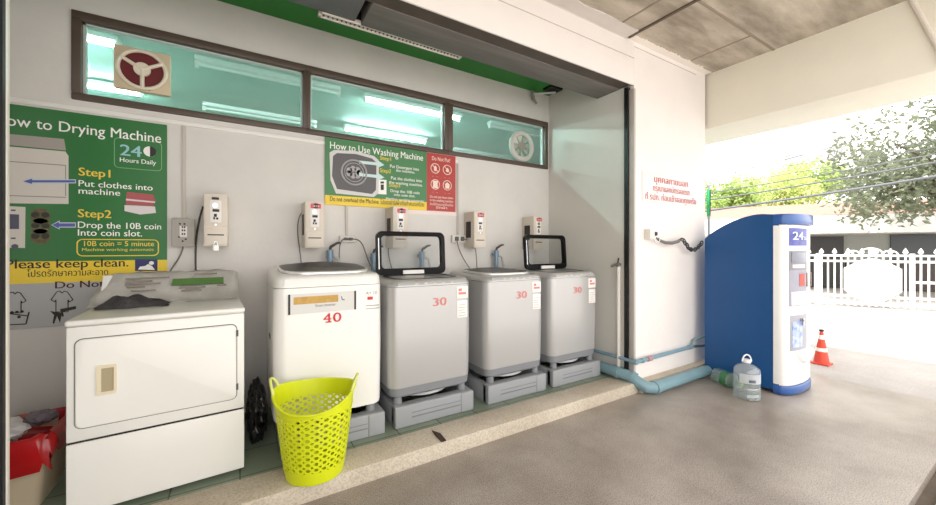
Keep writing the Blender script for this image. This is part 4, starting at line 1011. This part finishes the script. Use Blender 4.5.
# house
HB = 5.2
r = thing('house', 'low grey house with white eaves and reddish tiled roof behind the white fence', 'house', tuple(F(0, -.03, HB)))
def hbox(sa, sb, da, db, za, zb, mt, nm, par=None):
    m = MB(); m.prism([F(sa, za, da), F(sb, za, da), F(sb, za, db), F(sa, za, db)], (0, 0, zb-za)); return m.build(nm, mt, par or r)
hbox(-1.7, 9, HB, HB+5, -.03, 2.4, mat('house_grey', (150, 152, 146), .8), 'wall')
w1 = hbox(-1.0, 2.1, HB-.05, HB, -.02, 1.72, mat('house_opening', (48, 44, 44), .4), 'garage_opening')
w2 = hbox(3.2, 5.0, HB-.05, HB, .9, 1.75, mat('window_dark', (52, 58, 60), .3), 'window')
w3 = hbox(2.15, 6.5, HB-.08, HB, -.02, .85, mat('house_low_dark', (76, 66, 66), .6), 'low_wall')
hbox(3.1, 5.1, HB-.08, HB-.04, .84, .90, FW, 'window_frame', w2)
hbox(-2.6, 10, HB-1.6, HB+6, 1.78, 2.32, mat('eave_white', (244, 242, 238), .6), 'eave')
m = MB(); m.loft([[F(-2.6, 2.32, HB-1.5), F(10, 2.32, HB-1.5), F(10, 2.32, HB+6), F(-2.6, 2.32, HB+6)], [F(-1.6, 2.95, HB+1.2), F(9, 2.95, HB+1.2), F(9, 2.95, HB+4), F(-1.6, 2.95, HB+4)]]); m.build('roof', mat('roof_tiles', (158, 118, 104), .8, var=.15, scale=6), r)
def onF(px, py, d):
    u, v = (px-CX)/FPX, (CY-py)/FPX; ray = Vector((CA+u*SA, SA-u*CA, v)); o = fo+fn*d
    t = (o-EYE).dot(fn)/ray.dot(fn); return EYE+ray*t
# trees
def leaf_cloud(mb, c, R, n, ls, rnd, squash=.8, shell=.35, tufts=14):
    cs = []
    for _ in range(tufts):
        v = Vector((rnd.gauss(0, 1), rnd.gauss(0, 1), rnd.gauss(0, 1))).normalized()*rnd.uniform(.35, .85)
        cs.append((Vector((c[0]+v.x*R, c[1]+v.y*R, c[2]+v.z*R*squash)), R*rnd.uniform(.22, .42)))
    for i in range(n):
        cc, rr = cs[i % tufts]; v = Vector((rnd.gauss(0, 1), rnd.gauss(0, 1), rnd.gauss(0, 1))).normalized()*rr*rnd.uniform(shell, 1)**.6
        p = cc+v; d = Vector((rnd.uniform(-1, 1), rnd.uniform(-1, 1), rnd.uniform(-.9, .3))).normalized(); w_ = d.orthogonal().normalized(); w_ = (Matrix.Rotation(rnd.uniform(0, 6.3), 3, d) @ w_)
        l = ls*rnd.uniform(.7, 1.3); nn = d.cross(w_)*l*.12
        V = [mb.bm.verts.new(q) for q in (p, p+d*l*.45+w_*l*.24+nn, p+d*l, p+d*l*.45-w_*l*.24+nn)]
        mb.bm.faces.new((V[0], V[1], V[2])); mb.bm.faces.new((V[0], V[2], V[3]))
    return cs
def leaf_mat(name, a, b):
    m = mat(name, a, .45, rgb2=b, scale=2.2)
    P_ = m.node_tree.nodes['Principled BSDF']; N, L = m.node_tree.nodes, m.node_tree.links
    t = N.new('ShaderNodeBsdfTranslucent'); t.inputs[0].default_value = (*lin(a), 1); mx = N.new('ShaderNodeMixShader'); mx.inputs[0].default_value = .4
    L.new(P_.outputs[0], mx.inputs[1]); L.new(t.outputs[0], mx.inputs[2]); L.new(mx.outputs[0], N['Material Output'].inputs[0]); return m
BARK = mat('bark', (112, 98, 84), .9, var=.3, scale=10)
def tree(name, base, crown, R, n, ls, mt, lab, seed, tufts=14, squash=.8, group=None, cat='tree'):
    rnd = random.Random(seed); r = thing(name, lab, cat, base, 0, group)
    m = MB(); cs = leaf_cloud(m, crown, R, n, ls, rnd, squash, tufts=tufts); m.build('foliage', mt, r, smooth=False, normals=False)
    m = MB(); b = Vector(base); c = Vector(crown); mid = b.lerp(c, .6)+Vector((.15, .1, 0))
    m.tube([b, b.lerp(mid, .5), mid], [.05*R, .04*R, .035*R], 10)
    for cc, rr in cs: m.tube([mid, mid.lerp(cc, .55)+Vector((0, 0, .1*R)), cc], [.022*R, .014*R, .006*R], 6)
    m.build('trunk', BARK, r)
LG = leaf_mat('leaf_grey_green', (136, 144, 118), (92, 102, 80)); LY = leaf_mat('leaf_yellow_green', (206, 216, 146), (172, 194, 120)); LB = leaf_mat('leaf_bright', (186, 204, 128), (140, 170, 98))
p = onF(960, 150, 1.6)
tree('large_tree', (p.x+.5, p.y-.9, -.03), tuple(p), 2.8, 10000, .15, LG, 'large grey green leafy tree overhanging the fence at the right', 3, tufts=40, squash=.74)
for (px_, py_, d_, R_, mt_, sd_, lab_) in ((722, 205, 9, 1.7, LB, 6, 'bright green tree between the pillar and the blue machine top'), (768, 200, 11, 2.3, LY, 5, 'yellow green tree above the middle of the blue machine'), (806, 186, 13, 2.4, LB, 8, 'green tree left of the large tree, above the tiled roof end')):
    q = onF(px_, py_, d_); tree('garden_tree', (q.x, q.y, -.03), tuple(q), R_, 4200, .19, mt_, lab_, sd_, tufts=18, group='far trees', squash=.75)
tree('shrub', tuple(F(-.35, -.03, .9)), tuple(F(-.35, .9, .9)), .62, 1500, .09, LY, 'pale green shrub with upright leaves behind the left end of the fence', 9, tufts=10, cat='shrub')
# tower block far behind
r = thing('tower_block', 'pale distant tower block above the trees left of the cables', 'building', (78, 18, -.03))
TW = mat('tower_pale', (226, 224, 222), .8)
box(72, 84, 13, 21, -.03, 24.5).build('block', TW, r)
for k in range(9):
    for y in (13.2, 17.4): box(71.9, 72.02, y+.6, y+2.8, 2.6*k+1.2, 2.6*k+2.6).build('window', mat('tower_window', (150, 150, 156), .5), r)
# cables across the road
KB = mat('cable_dark', (92, 94, 100), .6)
WG = 'overhead cables across the street'
for a, b, rad, lab in (((713, 206.6), (936, 172), .026, 'thick lowest overhead cable across the street'), ((713, 189), (936, 150), .012, 'overhead cable third from the bottom of the bundle'), ((713, 196), (936, 158), .016, 'overhead cable just above the thick lowest one'), ((729, 172), (936, 136), .008, 'overhead cable in the middle of the bundle'), ((729, 180), (936, 143), .008, 'overhead cable just below the middle of the bundle'), ((800, 152), (936, 112), .008, 'overhead cable second from the top'), ((800, 148), (936, 98), .007, 'topmost overhead cable in front of the large tree')):
    A, B = onF(*a, -.9), onF(*b, -.9); d = B-A; A2, B2 = A-d*.8, B+d*.8
    cable('overhead_cable', [A2.lerp(B2, t)+Vector((0, 0, -.10*math.sin(PI*t))) for t in [k/16 for k in range(17)]], rad, KB, lab, 'cable', WG)
# green and violet sign edge beyond the pillar, conduit on the lintel
r = thing('street_sign', 'narrow green sign edge showing right beside the cream pillar', 'sign', (6.0, -.37, -.03))
box(5.98, 6.02, -.385, -.345, 1.80, 2.20, bev=.004).build('panel', mat('sign_leaf', (52, 168, 112), .5), r)
box(5.98, 6.02, -.383, -.347, 2.26, 2.58, bev=.004).build('panel', mat('sign_violet', (204, 200, 226), .5), r, label='pale violet upper panel')
box(5.985, 6.015, -.385, -.355, -.03, 2.6).build('pole', GREYP, r)
setp(MB().tube([(4.405, -2.755, 2.66), (4.405, -2.58, 3.25)], .016, 10).build('lintel_conduit', mat('conduit_cream', (222, 214, 204), .5)), 'thin pale conduit running slightly slanted down the far concrete lintel', 'conduit')
